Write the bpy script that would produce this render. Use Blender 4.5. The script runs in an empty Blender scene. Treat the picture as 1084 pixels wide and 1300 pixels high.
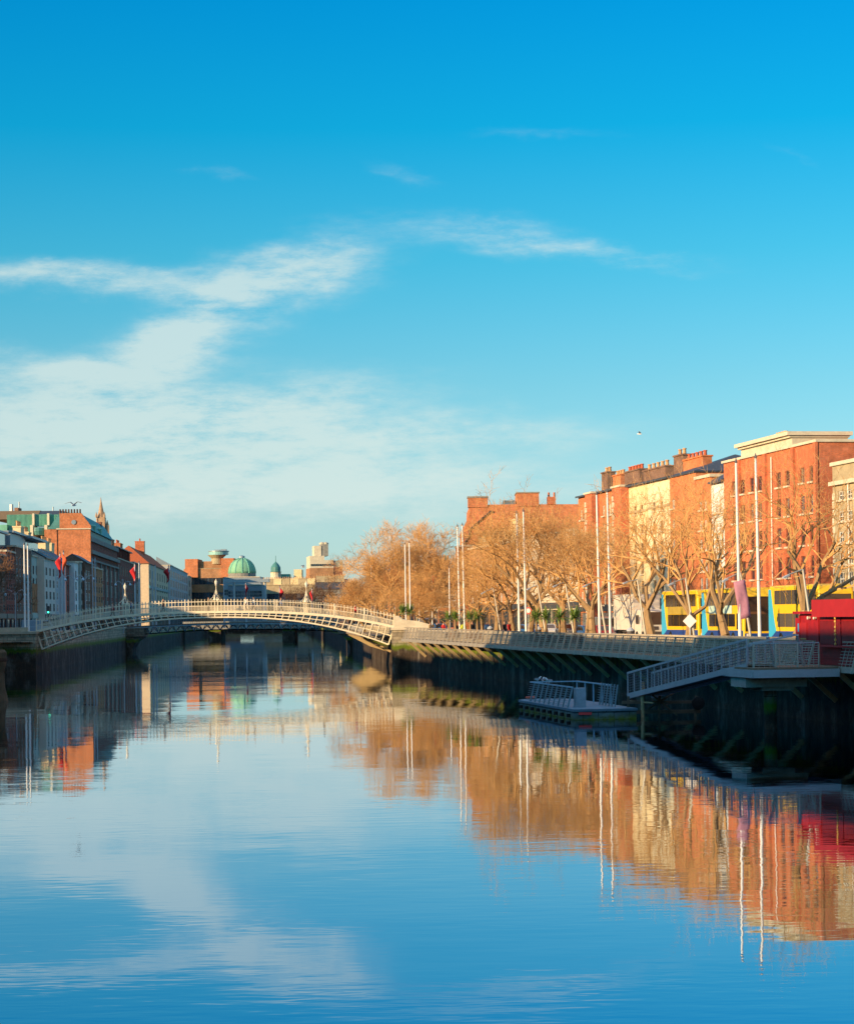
import bpy, math, random
from mathutils import Vector, Matrix
R = math.radians
random.seed(7)
scene = bpy.context.scene
# ------------------------------------------------------------------ camera
F = 2730.0; EYE = 6.0; ROLL = 0.013          # focal length in photo pixels, eye height over the water
cam_d = bpy.data.cameras.new('camera'); cam = bpy.data.objects.new('camera', cam_d)
scene.collection.objects.link(cam); scene.camera = cam
cam_d.sensor_fit = 'HORIZONTAL'; cam_d.sensor_width = 36; cam_d.lens = F/1084*36
cam_d.shift_y = 133/1084; cam_d.clip_start = 0.5; cam_d.clip_end = 20000
cam.matrix_world = Matrix.Translation((0, 0, EYE)) @ Matrix.Rotation(R(90), 4, 'X') @ Matrix.Rotation(-ROLL, 4, 'Z')
# ------------------------------------------------------------------ world, sun
SUN_EL = R(13.5); SV = Vector((-0.80, -0.60, 0)).normalized()
SUNDIR = Vector((SV.x*math.cos(SUN_EL), SV.y*math.cos(SUN_EL), math.sin(SUN_EL)))
world = bpy.data.worlds.new('World'); scene.world = world; world.use_nodes = True
def build_world():
    nt = world.node_tree; nt.nodes.clear(); N = nt.nodes.new; L = nt.links.new
    out = N('ShaderNodeOutputWorld'); bg = N('ShaderNodeBackground'); L(bg.outputs[0], out.inputs[0])
    sky = N('ShaderNodeTexSky'); sky.sky_type = 'NISHITA'; sky.sun_disc = False
    sky.sun_elevation = SUN_EL; sky.sun_rotation = math.atan2(SV.x, SV.y); sky.altitude = 50
    sky.air_density = 1.0; sky.dust_density = 0.6; sky.ozone_density = 2.5
    tc = N('ShaderNodeTexCoord'); sp = N('ShaderNodeSeparateXYZ'); L(tc.outputs['Generated'], sp.inputs[0])
    def M(op, a, b=None, c=None, clamp=False):
        m = N('ShaderNodeMath'); m.operation = op; m.use_clamp = clamp
        for i, v in enumerate((a, b, c)):
            if v is None: continue
            if hasattr(v, 'links') or hasattr(v, 'is_linked'): L(v, m.inputs[i])
            else: m.inputs[i].default_value = v
        return m.outputs[0]
    x, y, z = sp.outputs
    # tint by elevation: the photographed sky is a deeper azure than the plain model; unseen top stop brightened to lift the shade
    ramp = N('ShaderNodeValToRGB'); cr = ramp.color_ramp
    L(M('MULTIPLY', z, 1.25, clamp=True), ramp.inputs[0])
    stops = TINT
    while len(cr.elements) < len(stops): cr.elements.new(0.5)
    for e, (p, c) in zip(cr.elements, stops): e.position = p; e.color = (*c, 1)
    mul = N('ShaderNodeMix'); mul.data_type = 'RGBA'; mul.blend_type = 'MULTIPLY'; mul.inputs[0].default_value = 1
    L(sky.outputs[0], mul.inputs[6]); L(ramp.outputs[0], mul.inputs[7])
    # clouds, laid out by direction
    yy = M('MAXIMUM', M('ABSOLUTE', y), 0.15)
    a = M('MULTIPLY', M('DIVIDE', x, yy), F); b = M('MULTIPLY', M('DIVIDE', z, yy), F)
    cb = N('ShaderNodeCombineXYZ'); L(a, cb.inputs[0]); L(b, cb.inputs[1])
    def noise(sx, sy, det, seed, rot=0.0, rough=0.6):
        mp = N('ShaderNodeMapping'); L(cb.outputs[0], mp.inputs[0])
        mp.inputs['Rotation'].default_value = (0, 0, rot)
        mp.inputs['Scale'].default_value = (sx, sy, 1); mp.inputs['Location'].default_value = (seed, seed*1.7, seed*.3)
        n = N('ShaderNodeTexNoise'); L(mp.outputs[0], n.inputs['Vector'])
        n.inputs['Scale'].default_value = 1; n.inputs['Detail'].default_value = det; n.inputs['Roughness'].default_value = rough
        return n
    w1 = noise(1/170, 1/80, 5, 3.1)
    ws = N('ShaderNodeSeparateXYZ'); L(w1.outputs['Color'], ws.inputs[0])
    wa = M('ADD', a, M('MULTIPLY', M('SUBTRACT', ws.outputs[0], 0.5), 150))
    wb = M('ADD', b, M('MULTIPLY', M('SUBTRACT', ws.outputs[1], 0.5), 75))
    total = None
    for (px, py, rx, ry, ang, wgt) in BLOBS:
        ca, sa = math.cos(R(ang)), math.sin(R(ang))
        da = M('SUBTRACT', wa, px-542); db = M('SUBTRACT', wb, 783-py)
        u = M('MULTIPLY', M('ADD', M('MULTIPLY', da, ca), M('MULTIPLY', db, sa)), 1/rx)
        v = M('MULTIPLY', M('SUBTRACT', M('MULTIPLY', db, ca), M('MULTIPLY', da, sa)), 1/ry)
        d = M('ADD', M('MULTIPLY', u, u), M('MULTIPLY', v, v))
        g = M('MULTIPLY', M('POWER', 2.718, M('MULTIPLY', d, -1.3)), wgt)
        total = g if total is None else M('ADD', total, g)
    n1 = noise(1/110, 1/30, 14, 7.7, -0.16, .72); n2 = noise(1/420, 1/120, 6, 1.3, 0.12)
    tex = M('ADD', M('MULTIPLY', n1.outputs[0], 1.75), M('MULTIPLY', n2.outputs[0], 1.0))
    dens = M('MULTIPLY', total, M('SUBTRACT', tex, 0.82), clamp=True)
    ss = N('ShaderNodeMapRange'); ss.interpolation_type = 'SMOOTHSTEP'; L(dens, ss.inputs[0])
    ss.inputs[1].default_value = 0.02; ss.inputs[2].default_value = 0.95; ss.inputs[4].default_value = 0.68
    fac = M('MULTIPLY', ss.outputs[0], M('GREATER_THAN', z, 0.0))
    mx = N('ShaderNodeMix'); mx.data_type = 'RGBA'; L(fac, mx.inputs[0]); L(mul.outputs[2], mx.inputs[6])
    mx.inputs[7].default_value = CLOUDC
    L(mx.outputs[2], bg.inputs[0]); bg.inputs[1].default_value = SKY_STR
SKY_STR = 0.13
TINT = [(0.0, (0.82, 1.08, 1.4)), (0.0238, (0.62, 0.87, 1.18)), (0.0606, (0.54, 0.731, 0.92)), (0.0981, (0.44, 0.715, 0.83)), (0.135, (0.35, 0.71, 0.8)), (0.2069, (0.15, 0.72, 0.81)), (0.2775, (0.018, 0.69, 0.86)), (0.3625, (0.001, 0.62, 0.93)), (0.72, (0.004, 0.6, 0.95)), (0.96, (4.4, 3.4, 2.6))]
CLOUDC = (3.75, 4.25, 3.95, 1)
BLOBS = [(90, 346, 240, 22, -5, 1.1), (385, 335, 115, 40, 12, 1.0), (300, 388, 160, 46, 30, 1.0), (205, 440, 95, 42, 15, 1.0),
         (75, 458, 85, 30, 3, .9), (110, 522, 330, 62, 2, 1.2), (350, 512, 220, 36, 8, .8), (520, 556, 300, 34, 2, 1.05),
         (150, 590, 420, 60, -3, 1.05), (640, 300, 130, 22, -10, .85), (800, 335, 130, 12, -7, .65), (300, 640, 460, 44, 0, .7),
         (700, 165, 90, 10, 0, .3), (300, 214, 50, 8, 0, .4), (515, 218, 50, 14, -25, .35), (1000, 205, 60, 9, -20, .25), (560, 610, 300, 30, 0, .6)]
build_world()
sun_d = bpy.data.lights.new('sun', 'SUN'); sun = bpy.data.objects.new('sun', sun_d); scene.collection.objects.link(sun)
sun_d.energy = 5.0; sun_d.angle = R(0.5); sun_d.color = (1.0, 0.70, 0.38)
sun.location = (-100, -100, 100); sun.rotation_euler = SUNDIR.to_track_quat('Z', 'Y').to_euler()
scene.view_settings.view_transform = 'Standard'; scene.view_settings.look = 'None'
scene.view_settings.exposure = 0.62; scene.view_settings.gamma = 1
scene.cycles.max_bounces = 5; scene.cycles.glossy_bounces = 3; scene.cycles.transmission_bounces = 3
scene.cycles.caustics_reflective = False; scene.cycles.caustics_refractive = False
# ------------------------------------------------------------------ helpers
TH = math.atan(0.1785); CT, ST = math.cos(TH), math.sin(TH)
def AB(x, y):                                    # photo pixel -> slopes with the roll taken out
    dx, dy = x-542, y-783
    return dx*math.cos(ROLL)-dy*math.sin(ROLL), dy*math.cos(ROLL)+dx*math.sin(ROLL)
def at_Y(x, y, Y): a, b = AB(x, y); return Vector((a*Y/F, Y, EYE-b*Y/F))
def Yv(x, v, y=783): a, b = AB(x, y); return v/(CT*a/F+ST)
def on_v(x, y, v): return at_Y(x, y, Yv(x, v, y))
def UV(u, v, z=0.0): return Vector((CT*v-ST*u, ST*v+CT*u, z))       # river frame: u upstream, v towards the right bank
ROT_R = -(math.pi/2-TH)                          # local +x towards the camera, +y away from the river (right bank)
def link(o): scene.collection.objects.link(o); return o
def tag(o, label=None, cat=None, group=None, kind=None):
    for k, v in (('label', label), ('category', cat), ('group', group), ('kind', kind)):
        if v: o[k] = v
    return o
def thing(name, label, cat, loc=(0, 0, 0), rz=0, group=None):
    o = link(bpy.data.objects.new(name, None)); o.location = loc; o.rotation_euler = (0, 0, rz); o.empty_display_size = .3
    return tag(o, label, cat, group)
def kids(o): return [c for c in scene.objects if c.parent == o]
KID = {}
def copy_tree(o, parent=None):
    c = link(o.copy()); c.parent = parent
    if parent is not None: KID.setdefault(parent.name, []).append(c)
    for ch in list(KID.get(o.name, [])): copy_tree(ch, c)
    return c
class MB:
    def __init__(s): s.v = []; s.f = []; s.m = []
    def add(s, vs, fs, mi=0):
        n = len(s.v); s.v += [tuple(p) for p in vs]; s.f += [tuple(i+n for i in f) for f in fs]; s.m += [mi]*len(fs); return s
    def box(s, x0, x1, y0, y1, z0, z1, mi=0):
        return s.add([(x0,y0,z0),(x1,y0,z0),(x1,y1,z0),(x0,y1,z0),(x0,y0,z1),(x1,y0,z1),(x1,y1,z1),(x0,y1,z1)],
                     [(3,2,1,0),(4,5,6,7),(0,1,5,4),(1,2,6,5),(2,3,7,6),(3,0,4,7)], mi)
    def frus(s, c, a, b, z0, z1, a2, b2, mi=0):  # box with a smaller or larger top
        x, y = c
        return s.add([(x-a,y-b,z0),(x+a,y-b,z0),(x+a,y+b,z0),(x-a,y+b,z0),(x-a2,y-b2,z1),(x+a2,y-b2,z1),(x+a2,y+b2,z1),(x-a2,y+b2,z1)],
                     [(3,2,1,0),(4,5,6,7),(0,1,5,4),(1,2,6,5),(2,3,7,6),(3,0,4,7)], mi)
    def tube(s, p0, p1, r0, r1=None, n=6, mi=0, caps=True):
        p0, p1 = Vector(p0), Vector(p1); r1 = r0 if r1 is None else r1
        d = (p1-p0)
        if d.length < 1e-6: return s
        d.normalize(); a = d.orthogonal().normalized(); b = d.cross(a)
        vs = []
        for p, r in ((p0, r0), (p1, r1)):
            for i in range(n):
                t = 2*math.pi*i/n; vs.append(p+a*math.cos(t)*r+b*math.sin(t)*r)
        fs = [(i, (i+1) % n, n+(i+1) % n, n+i) for i in range(n)]
        if caps: fs += [tuple(range(n-1, -1, -1)), tuple(range(n, 2*n))]
        return s.add(vs, fs, mi)
    def path(s, pts, r, n=6, mi=0):
        for i in range(len(pts)-1):
            rr = r if not isinstance(r, (list, tuple)) else None
            s.tube(pts[i], pts[i+1], rr or r[i], rr or r[i+1], n, mi)
        return s
    def beam(s, p0, p1, w, h, mi=0, up=(0, 0, 1)):         # rectangular bar
        p0, p1 = Vector(p0), Vector(p1); d = (p1-p0).normalized(); up = Vector(up)
        a = d.cross(up)
        if a.length < 1e-4: a = d.orthogonal()
        a.normalize(); b = a.cross(d).normalized(); vs = []
        for p in (p0, p1):
            for i, j in ((-1,-1),(1,-1),(1,1),(-1,1)): vs.append(p+a*w/2*i+b*h/2*j)
        return s.add(vs, [(3,2,1,0),(4,5,6,7),(0,1,5,4),(1,2,6,5),(2,3,7,6),(3,0,4,7)], mi)
    def lathe(s, prof, c=(0, 0, 0), n=16, mi=0, axis='z'):
        vs, fs = [], []
        for r, h in prof:
            for i in range(n):
                t = 2*math.pi*i/n; p = (r*math.cos(t), r*math.sin(t), h)
                if axis == 'y': p = (p[0], p[2], p[1])
                if axis == 'x': p = (p[2], p[0], p[1])
                vs.append((c[0]+p[0], c[1]+p[1], c[2]+p[2]))
        for k in range(len(prof)-1):
            for i in range(n): fs.append((k*n+i, k*n+(i+1) % n, (k+1)*n+(i+1) % n, (k+1)*n+i))
        fs += [tuple(range(n-1, -1, -1)), tuple(range((len(prof)-1)*n, len(prof)*n))]
        return s.add(vs, fs, mi)
    def prism(s, poly, z0, z1, mi=0):                       # outline in x,y
        n = len(poly); vs = [(p[0], p[1], z0) for p in poly]+[(p[0], p[1], z1) for p in poly]
        return s.add(vs, [tuple(range(n-1, -1, -1)), tuple(range(n, 2*n))]+[(i, (i+1) % n, n+(i+1) % n, n+i) for i in range(n)], mi)
    def slab(s, poly, x0, x1, axis='x', mi=0):              # outline in (other, z), extruded along an axis
        n = len(poly)
        f = (lambda p, t: (t, p[0], p[1])) if axis == 'x' else (lambda p, t: (p[0], t, p[1]))
        vs = [f(p, x0) for p in poly]+[f(p, x1) for p in poly]
        return s.add(vs, [tuple(range(n-1, -1, -1)), tuple(range(n, 2*n))]+[(i, (i+1) % n, n+(i+1) % n, n+i) for i in range(n)], mi)
    def mesh(s, name, mats, smooth=False):
        me = bpy.data.meshes.new(name); me.from_pydata(s.v, [], s.f)
        for m in (mats if isinstance(mats, (list, tuple)) else [mats]): me.materials.append(m)
        if any(s.m): me.polygons.foreach_set('material_index', s.m)
        if smooth: me.polygons.foreach_set('use_smooth', [True]*len(s.f))
        me.validate(); me.update(); return me
    def build(s, name, mats, parent=None, loc=None, smooth=False, fixn=True):
        me = s.mesh(name, mats, smooth)
        if fixn:
            import bmesh
            bm = bmesh.new(); bm.from_mesh(me); bmesh.ops.recalc_face_normals(bm, faces=bm.faces); bm.to_mesh(me); bm.free()
        return obj(name, me, parent, loc)
def obj(name, me, parent=None, loc=None):
    o = link(bpy.data.objects.new(name, me))
    if parent: o.parent = parent; KID.setdefault(parent.name, []).append(o)
    if loc is not None: o.location = loc
    return o
# ------------------------------------------------------------------ materials
MC = {}
def _new(name):
    m = bpy.data.materials.new(name); m.use_nodes = True; nt = m.node_tree
    return m, nt, nt.nodes['Principled BSDF']
def _ramp(nt, fac, stops):
    r = nt.nodes.new('ShaderNodeValToRGB'); nt.links.new(fac, r.inputs[0])
    while len(r.color_ramp.elements) < len(stops): r.color_ramp.elements.new(.5)
    for e, (p, c) in zip(r.color_ramp.elements, stops): e.position = p; e.color = (*c, 1)
    return r.outputs[0]
def _mix(nt, fac, a, b, mode='MIX'):
    m = nt.nodes.new('ShaderNodeMix'); m.data_type = 'RGBA'; m.blend_type = mode
    for i, v in ((0, fac), (6, a), (7, b)):
        if hasattr(v, 'is_linked'): nt.links.new(v, m.inputs[i])
        else: m.inputs[i].default_value = v if i == 0 else (*v, 1)
    return m.outputs[2]
def _noise(nt, vec, scale, det=4, rough=.6):
    n = nt.nodes.new('ShaderNodeTexNoise'); nt.links.new(vec, n.inputs['Vector'])
    n.inputs['Scale'].default_value = scale; n.inputs['Detail'].default_value = det; n.inputs['Roughness'].default_value = rough
    return n.outputs[0]
def _coord(nt, which='Object', scale=(1, 1, 1)):
    tc = nt.nodes.new('ShaderNodeTexCoord'); mp = nt.nodes.new('ShaderNodeMapping'); nt.links.new(tc.outputs[which], mp.inputs[0])
    mp.inputs['Scale'].default_value = scale; return mp.outputs[0]
def plain(name, col, rough=.6, metal=0, var=.25, scale=1.5, bump=0, stretch=(1, 1, 1), spec=None):
    if name in MC: return MC[name]
    m, nt, p = _new(name); v = _coord(nt, 'Object', stretch)
    n = _noise(nt, v, scale, 5); n2 = _noise(nt, v, scale*7, 3)
    lo = tuple(c*(1-var) for c in col); hi = tuple(min(1, c*(1+var)) for c in col)
    c = _ramp(nt, n, [(.32, lo), (.5, col), (.68, hi)])
    c = _mix(nt, .35, c, _ramp(nt, n2, [(.3, lo), (.7, hi)]))
    nt.links.new(c, p.inputs['Base Color']); p.inputs['Roughness'].default_value = rough; p.inputs['Metallic'].default_value = metal
    p.inputs['Specular IOR Level'].default_value = spec if spec is not None else (.5 if rough < .6 else .12)
    if bump:
        b = nt.nodes.new('ShaderNodeBump'); nt.links.new(n2, b.inputs['Height']); b.inputs['Strength'].default_value = bump
        b.inputs['Distance'].default_value = .05; nt.links.new(b.outputs[0], p.inputs['Normal'])
    MC[name] = m; return m
def brick(name, c1, c2, mortar=(.3, .24, .19), soot=.35, bw=.23, bh=.085, rough=.85):
    if name in MC: return MC[name]
    m, nt, p = _new(name); v = _coord(nt)
    sp = nt.nodes.new('ShaderNodeSeparateXYZ'); nt.links.new(v, sp.inputs[0])
    ad = nt.nodes.new('ShaderNodeMath'); nt.links.new(sp.outputs[0], ad.inputs[0]); nt.links.new(sp.outputs[1], ad.inputs[1])
    cb = nt.nodes.new('ShaderNodeCombineXYZ'); nt.links.new(ad.outputs[0], cb.inputs[0]); nt.links.new(sp.outputs[2], cb.inputs[1])
    t = nt.nodes.new('ShaderNodeTexBrick'); nt.links.new(cb.outputs[0], t.inputs['Vector'])
    t.inputs['Color1'].default_value = (*c1, 1); t.inputs['Color2'].default_value = (*c2, 1); t.inputs['Mortar'].default_value = (*mortar, 1)
    t.inputs['Scale'].default_value = 1; t.inputs['Mortar Size'].default_value = bh*.12; t.inputs['Brick Width'].default_value = bw; t.inputs['Row Height'].default_value = bh
    big = _noise(nt, v, .35, 6, .65); mid = _noise(nt, v, 2.2, 5)
    s = 1-soot
    c = _mix(nt, 1, t.outputs[0], _ramp(nt, big, [(.3, (s, s, s)), (.55, (1, 1, 1)), (.8, (1.25, 1.18, 1.1))]), 'MULTIPLY')
    c = _mix(nt, 1, c, _ramp(nt, mid, [(.3, (.78, .78, .78)), (.7, (1.2, 1.2, 1.2))]), 'MULTIPLY')
    mpv = _coord(nt, 'Object', (1.2, 1.2, .12)); st = _noise(nt, mpv, 1.3, 5)       # rain streaks
    c = _mix(nt, 1, c, _ramp(nt, st, [(.30, (.86, .85, .84)), (.42, (1, 1, 1))]), 'MULTIPLY')
    nt.links.new(c, p.inputs['Base Color']); p.inputs['Roughness'].default_value = rough; p.inputs['Specular IOR Level'].default_value = .08
    b = nt.nodes.new('ShaderNodeBump'); nt.links.new(t.outputs[1], b.inputs['Height']); b.invert = True; b.inputs['Strength'].default_value = .35
    b.inputs['Distance'].default_value = .02; nt.links.new(b.outputs[0], p.inputs['Normal'])
    MC[name] = m; return m
def wallstone(name, base, wet_z=2.3):              # river wall: coursed stone, green algae band, dark weed below
    if name in MC: return MC[name]
    m, nt, p = _new(name); tc = nt.nodes.new('ShaderNodeTexCoord'); v = tc.outputs['Object']
    sp = nt.nodes.new('ShaderNodeSeparateXYZ'); nt.links.new(v, sp.inputs[0])
    ad = nt.nodes.new('ShaderNodeMath'); nt.links.new(sp.outputs[0], ad.inputs[0]); nt.links.new(sp.outputs[1], ad.inputs[1])
    cb = nt.nodes.new('ShaderNodeCombineXYZ'); nt.links.new(ad.outputs[0], cb.inputs[0]); nt.links.new(sp.outputs[2], cb.inputs[1])
    t = nt.nodes.new('ShaderNodeTexBrick'); nt.links.new(cb.outputs[0], t.inputs['Vector'])
    d = tuple(c*.62 for c in base)
    t.inputs['Color1'].default_value = (*base, 1); t.inputs['Color2'].default_value = (*d, 1); t.inputs['Mortar'].default_value = (*(c*.3 for c in base), 1)
    t.inputs['Scale'].default_value = 1; t.inputs['Mortar Size'].default_value = .025; t.inputs['Brick Width'].default_value = 1.05; t.inputs['Row Height'].default_value = .42
    n = _noise(nt, v, .9, 6, .7)
    mpv = _coord(nt, 'Object', (1, 1, .22)); n3 = _noise(nt, mpv, 1.6, 6, .7)
    c = _mix(nt, 1, t.outputs[0], _ramp(nt, n, [(.3, (.55, .55, .55)), (.7, (1.2, 1.2, 1.2))]), 'MULTIPLY')
    def zmask(z0, wid, amp):
        a = nt.nodes.new('ShaderNodeMath'); a.operation = 'MULTIPLY_ADD'; nt.links.new(n3, a.inputs[0]); a.inputs[1].default_value = -amp; a.inputs[2].default_value = amp*.5
        b = nt.nodes.new('ShaderNodeMath'); nt.links.new(sp.outputs[2], b.inputs[0]); nt.links.new(a.outputs[0], b.inputs[1])
        r = nt.nodes.new('ShaderNodeMapRange'); nt.links.new(b.outputs[0], r.inputs[0]); r.inputs[1].default_value = z0-wid; r.inputs[2].default_value = z0+wid
        return r.outputs[0]
    c = _mix(nt, zmask(wet_z+.55, .22, 1.4), (.12, .16, .016), c)              # algae
    wd = _ramp(nt, _noise(nt, _coord(nt, 'Object', (.8, .8, .42)), .9, 8, .72), [(.36, (.018, .014, .012)), (.52, (.065, .045, .030)), (.66, (.17, .15, .12))])
    c = _mix(nt, zmask(wet_z, .16, 1.9), wd, c)                  # weed
    nt.links.new(c, p.inputs['Base Color']); p.inputs['Roughness'].default_value = .75; p.inputs['Specular IOR Level'].default_value = .12
    b = nt.nodes.new('ShaderNodeBump'); nt.links.new(_noise(nt, v, 4, 6), b.inputs['Height']); b.inputs['Strength'].default_value = .8; b.inputs['Distance'].default_value = .12
    nt.links.new(b.outputs[0], p.inputs['Normal']); MC[name] = m; return m
def glass(name='window_glass', tint=(.03, .045, .06), rough=.06, hi=(.30, .27, .22)):
    if name in MC: return MC[name]
    m, nt, p = _new(name); v = _coord(nt)
    oi = nt.nodes.new('ShaderNodeObjectInfo')
    c = _ramp(nt, oi.outputs['Random'], [(0, tuple(t*.5 for t in tint)), (.6, tint), (.78, tuple(min(1, t*2.5+.03) for t in tint)), (1, hi)])
    nt.links.new(c, p.inputs['Base Color']); p.inputs['Roughness'].default_value = rough; p.inputs['Specular IOR Level'].default_value = .6
    b = nt.nodes.new('ShaderNodeBump'); nt.links.new(_noise(nt, v, 1.2, 2), b.inputs['Height']); b.inputs['Strength'].default_value = .12; b.inputs['Distance'].default_value = .05
    nt.links.new(b.outputs[0], p.inputs['Normal']); MC[name] = m; return m
BR_OR = brick('orange_brick', (.78, .21, .052), (.60, .155, .04), soot=.3)
BR_RED = brick('red_brick', (.74, .16, .043), (.58, .12, .034), soot=.3)
BR_BRN = brick('brown_brick', (.26, .12, .07), (.17, .075, .048))
BR_PNK = brick('faded_brick', (.36, .15, .09), (.24, .10, .06))
BR_VIC = brick('dark_red_brick', (.32, .065, .042), (.23, .045, .032))
BR_TAN = brick('tan_brick', (.56, .25, .09), (.44, .18, .065))
CREAM = plain('cream_render', (.76, .65, .42), .85, var=.18, scale=.8)
YELLOW = plain('warm_yellow_render', (.76, .58, .32), .85, var=.18, scale=.8)
PALE = plain('pale_render', (.62, .60, .52), .85, var=.18, scale=.7)
WHITE_W = plain('white_render', (.70, .74, .70), .8, var=.12, scale=.9)
BLUEG = plain('blue_grey_render', (.44, .46, .46), .8, var=.12)
TEAL = plain('pale_teal_render', (.46, .54, .46), .8, var=.12)
GREYST = plain('grey_stone', (.26, .25, .22), .85, var=.3, scale=.9, bump=.3)
TANST = plain('tan_stone', (.42, .33, .20), .85, var=.3, scale=.6, bump=.3)
LIMEST = plain('light_stone', (.60, .52, .38), .8, var=.2, scale=.9, bump=.2)
SLATE = plain('slate', (.055, .058, .065), .5, var=.35, scale=3)
TILE = plain('terracotta_tile', (.42, .11, .045), .8, var=.3, scale=3)
COPPER = plain('green_copper', (.17, .42, .31), .6, var=.3, scale=.7, stretch=(1.5, 1.5, .25))
COPPER_D = plain('dark_green_copper', (.06, .20, .18), .55, var=.3, scale=.9)
LEAD = plain('grey_metal_sheet', (.28, .33, .36), .45, metal=.3, var=.15)
POT = plain('chimney_clay', (.55, .30, .14), .8, var=.25)
POTR = plain('red_chimney_clay', (.50, .12, .06), .8, var=.25)
WPAINT = plain('white_window_paint', (.75, .72, .64), .5, var=.08)
DPAINT = plain('dark_window_paint', (.08, .07, .07), .5, var=.15)
GLASS = glass(); GLASS_D = plain('dark_window_glass', (.025, .03, .035), .35, var=.5, scale=.6, spec=.25); GLASS_B = glass('blue_facade_glass', (.05, .10, .15), .08)
SHOP = plain('dark_shopfront_paint', (.05, .055, .06), .5, var=.3)
# ------------------------------------------------------------------ windows and buildings
WCACHE = {}
def window_meshes(w, h, frame, style):
    k = (round(w, 2), round(h, 2), frame.name, style)
    if k in WCACHE: return WCACHE[k]
    f = MB(); t = .07
    f.box(-w/2, -w/2+t, -.04, .03, 0, h); f.box(w/2-t, w/2, -.04, .03, 0, h)
    f.box(-w/2+t, w/2-t, -.04, .03, 0, t); f.box(-w/2+t, w/2-t, -.04, .03, h-t, h)
    if style == 'sash': f.box(-w/2+t, w/2-t, -.045, .02, h*.5-.03, h*.5+.03); f.box(-.02, .02, -.03, .02, t, h-t)
    elif style == 'grid':
        f.box(-.03, .03, -.045, .02, t, h-t)
        for q in (.33, .66): f.box(-w/2+t, w/2-t, -.035, .02, h*q-.03, h*q+.03)
    elif style == 'plain': f.box(-.03, .03, -.03, .02, t, h-t)
    p = MB().box(-w/2+.02, w/2-.02, .035, .06, .02, h-.02)
    s = MB().box(-w/2-.1, w/2+.1, -.30, -.001, -.14, -.002)
    WCACHE[k] = (f.mesh('window', frame), p.mesh('pane', GLASS), s.mesh('sill', LIMEST)); return WCACHE[k]
def add_window(root, x, y, z, w, h, frame=None, style='sash', rz=0, sill=True, pane=None):
    fm, pm, sm = window_meshes(w, h, frame or WPAINT, style)
    o = obj('window', fm, root, (x, y, z)); o.rotation_euler = (0, 0, rz)
    q = obj('pane', pm, o)
    if pane: q.material_slots[0].link = 'OBJECT'; q.material_slots[0].material = pane
    if sill: obj('sill', sm, o)
    return o
def front(mb, W, z0, z1, holes, y=0.0, rev=.22, x0=0.0, mi=0):
    """front wall face (looking along +y) with real window openings and their reveals"""
    xs = sorted({x0, x0+W} | {a for h in holes for a in (h[0], h[1])}); zs = sorted({z0, z1} | {a for h in holes for a in (h[2], h[3])})
    for i in range(len(xs)-1):
        for j in range(len(zs)-1):
            cx, cz = (xs[i]+xs[i+1])/2, (zs[j]+zs[j+1])/2
            if any(h[0] < cx < h[1] and h[2] < cz < h[3] for h in holes): continue
            mb.add([(xs[i], y, zs[j]), (xs[i+1], y, zs[j]), (xs[i+1], y, zs[j+1]), (xs[i], y, zs[j+1])], [(0, 1, 2, 3)], mi)
    for a, b, c, d in holes:
        mb.add([(a,y,c),(b,y,c),(b,y,d),(a,y,d),(a,y+rev,c),(b,y+rev,c),(b,y+rev,d),(a,y+rev,d)], [(0,4,5,1),(1,5,6,2),(2,6,7,3),(3,7,4,0)], mi)
        mb.add([(a,y+rev,c),(b,y+rev,c),(b,y+rev,d),(a,y+rev,d)], [(0,1,2,3)], mi)
def layout(W, H, ncol, nfl, gf=3.6, top=1.2, ww=1.1, margin=.9, cols=None, shrink=True):
    out = []; xs = cols or ([margin+(W-2*margin)*(i+.5)/ncol for i in range(ncol)])
    fh = (H-gf-top)/nfl
    for k in range(nfl):
        h = min(fh*.66, 2.3)*(1-.09*k if shrink else 1); z = gf+fh*k+fh*.17
        for x in xs: out.append((x, z, ww, h))
    return out
G0 = 3.6                                           # street level over the water
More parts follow.
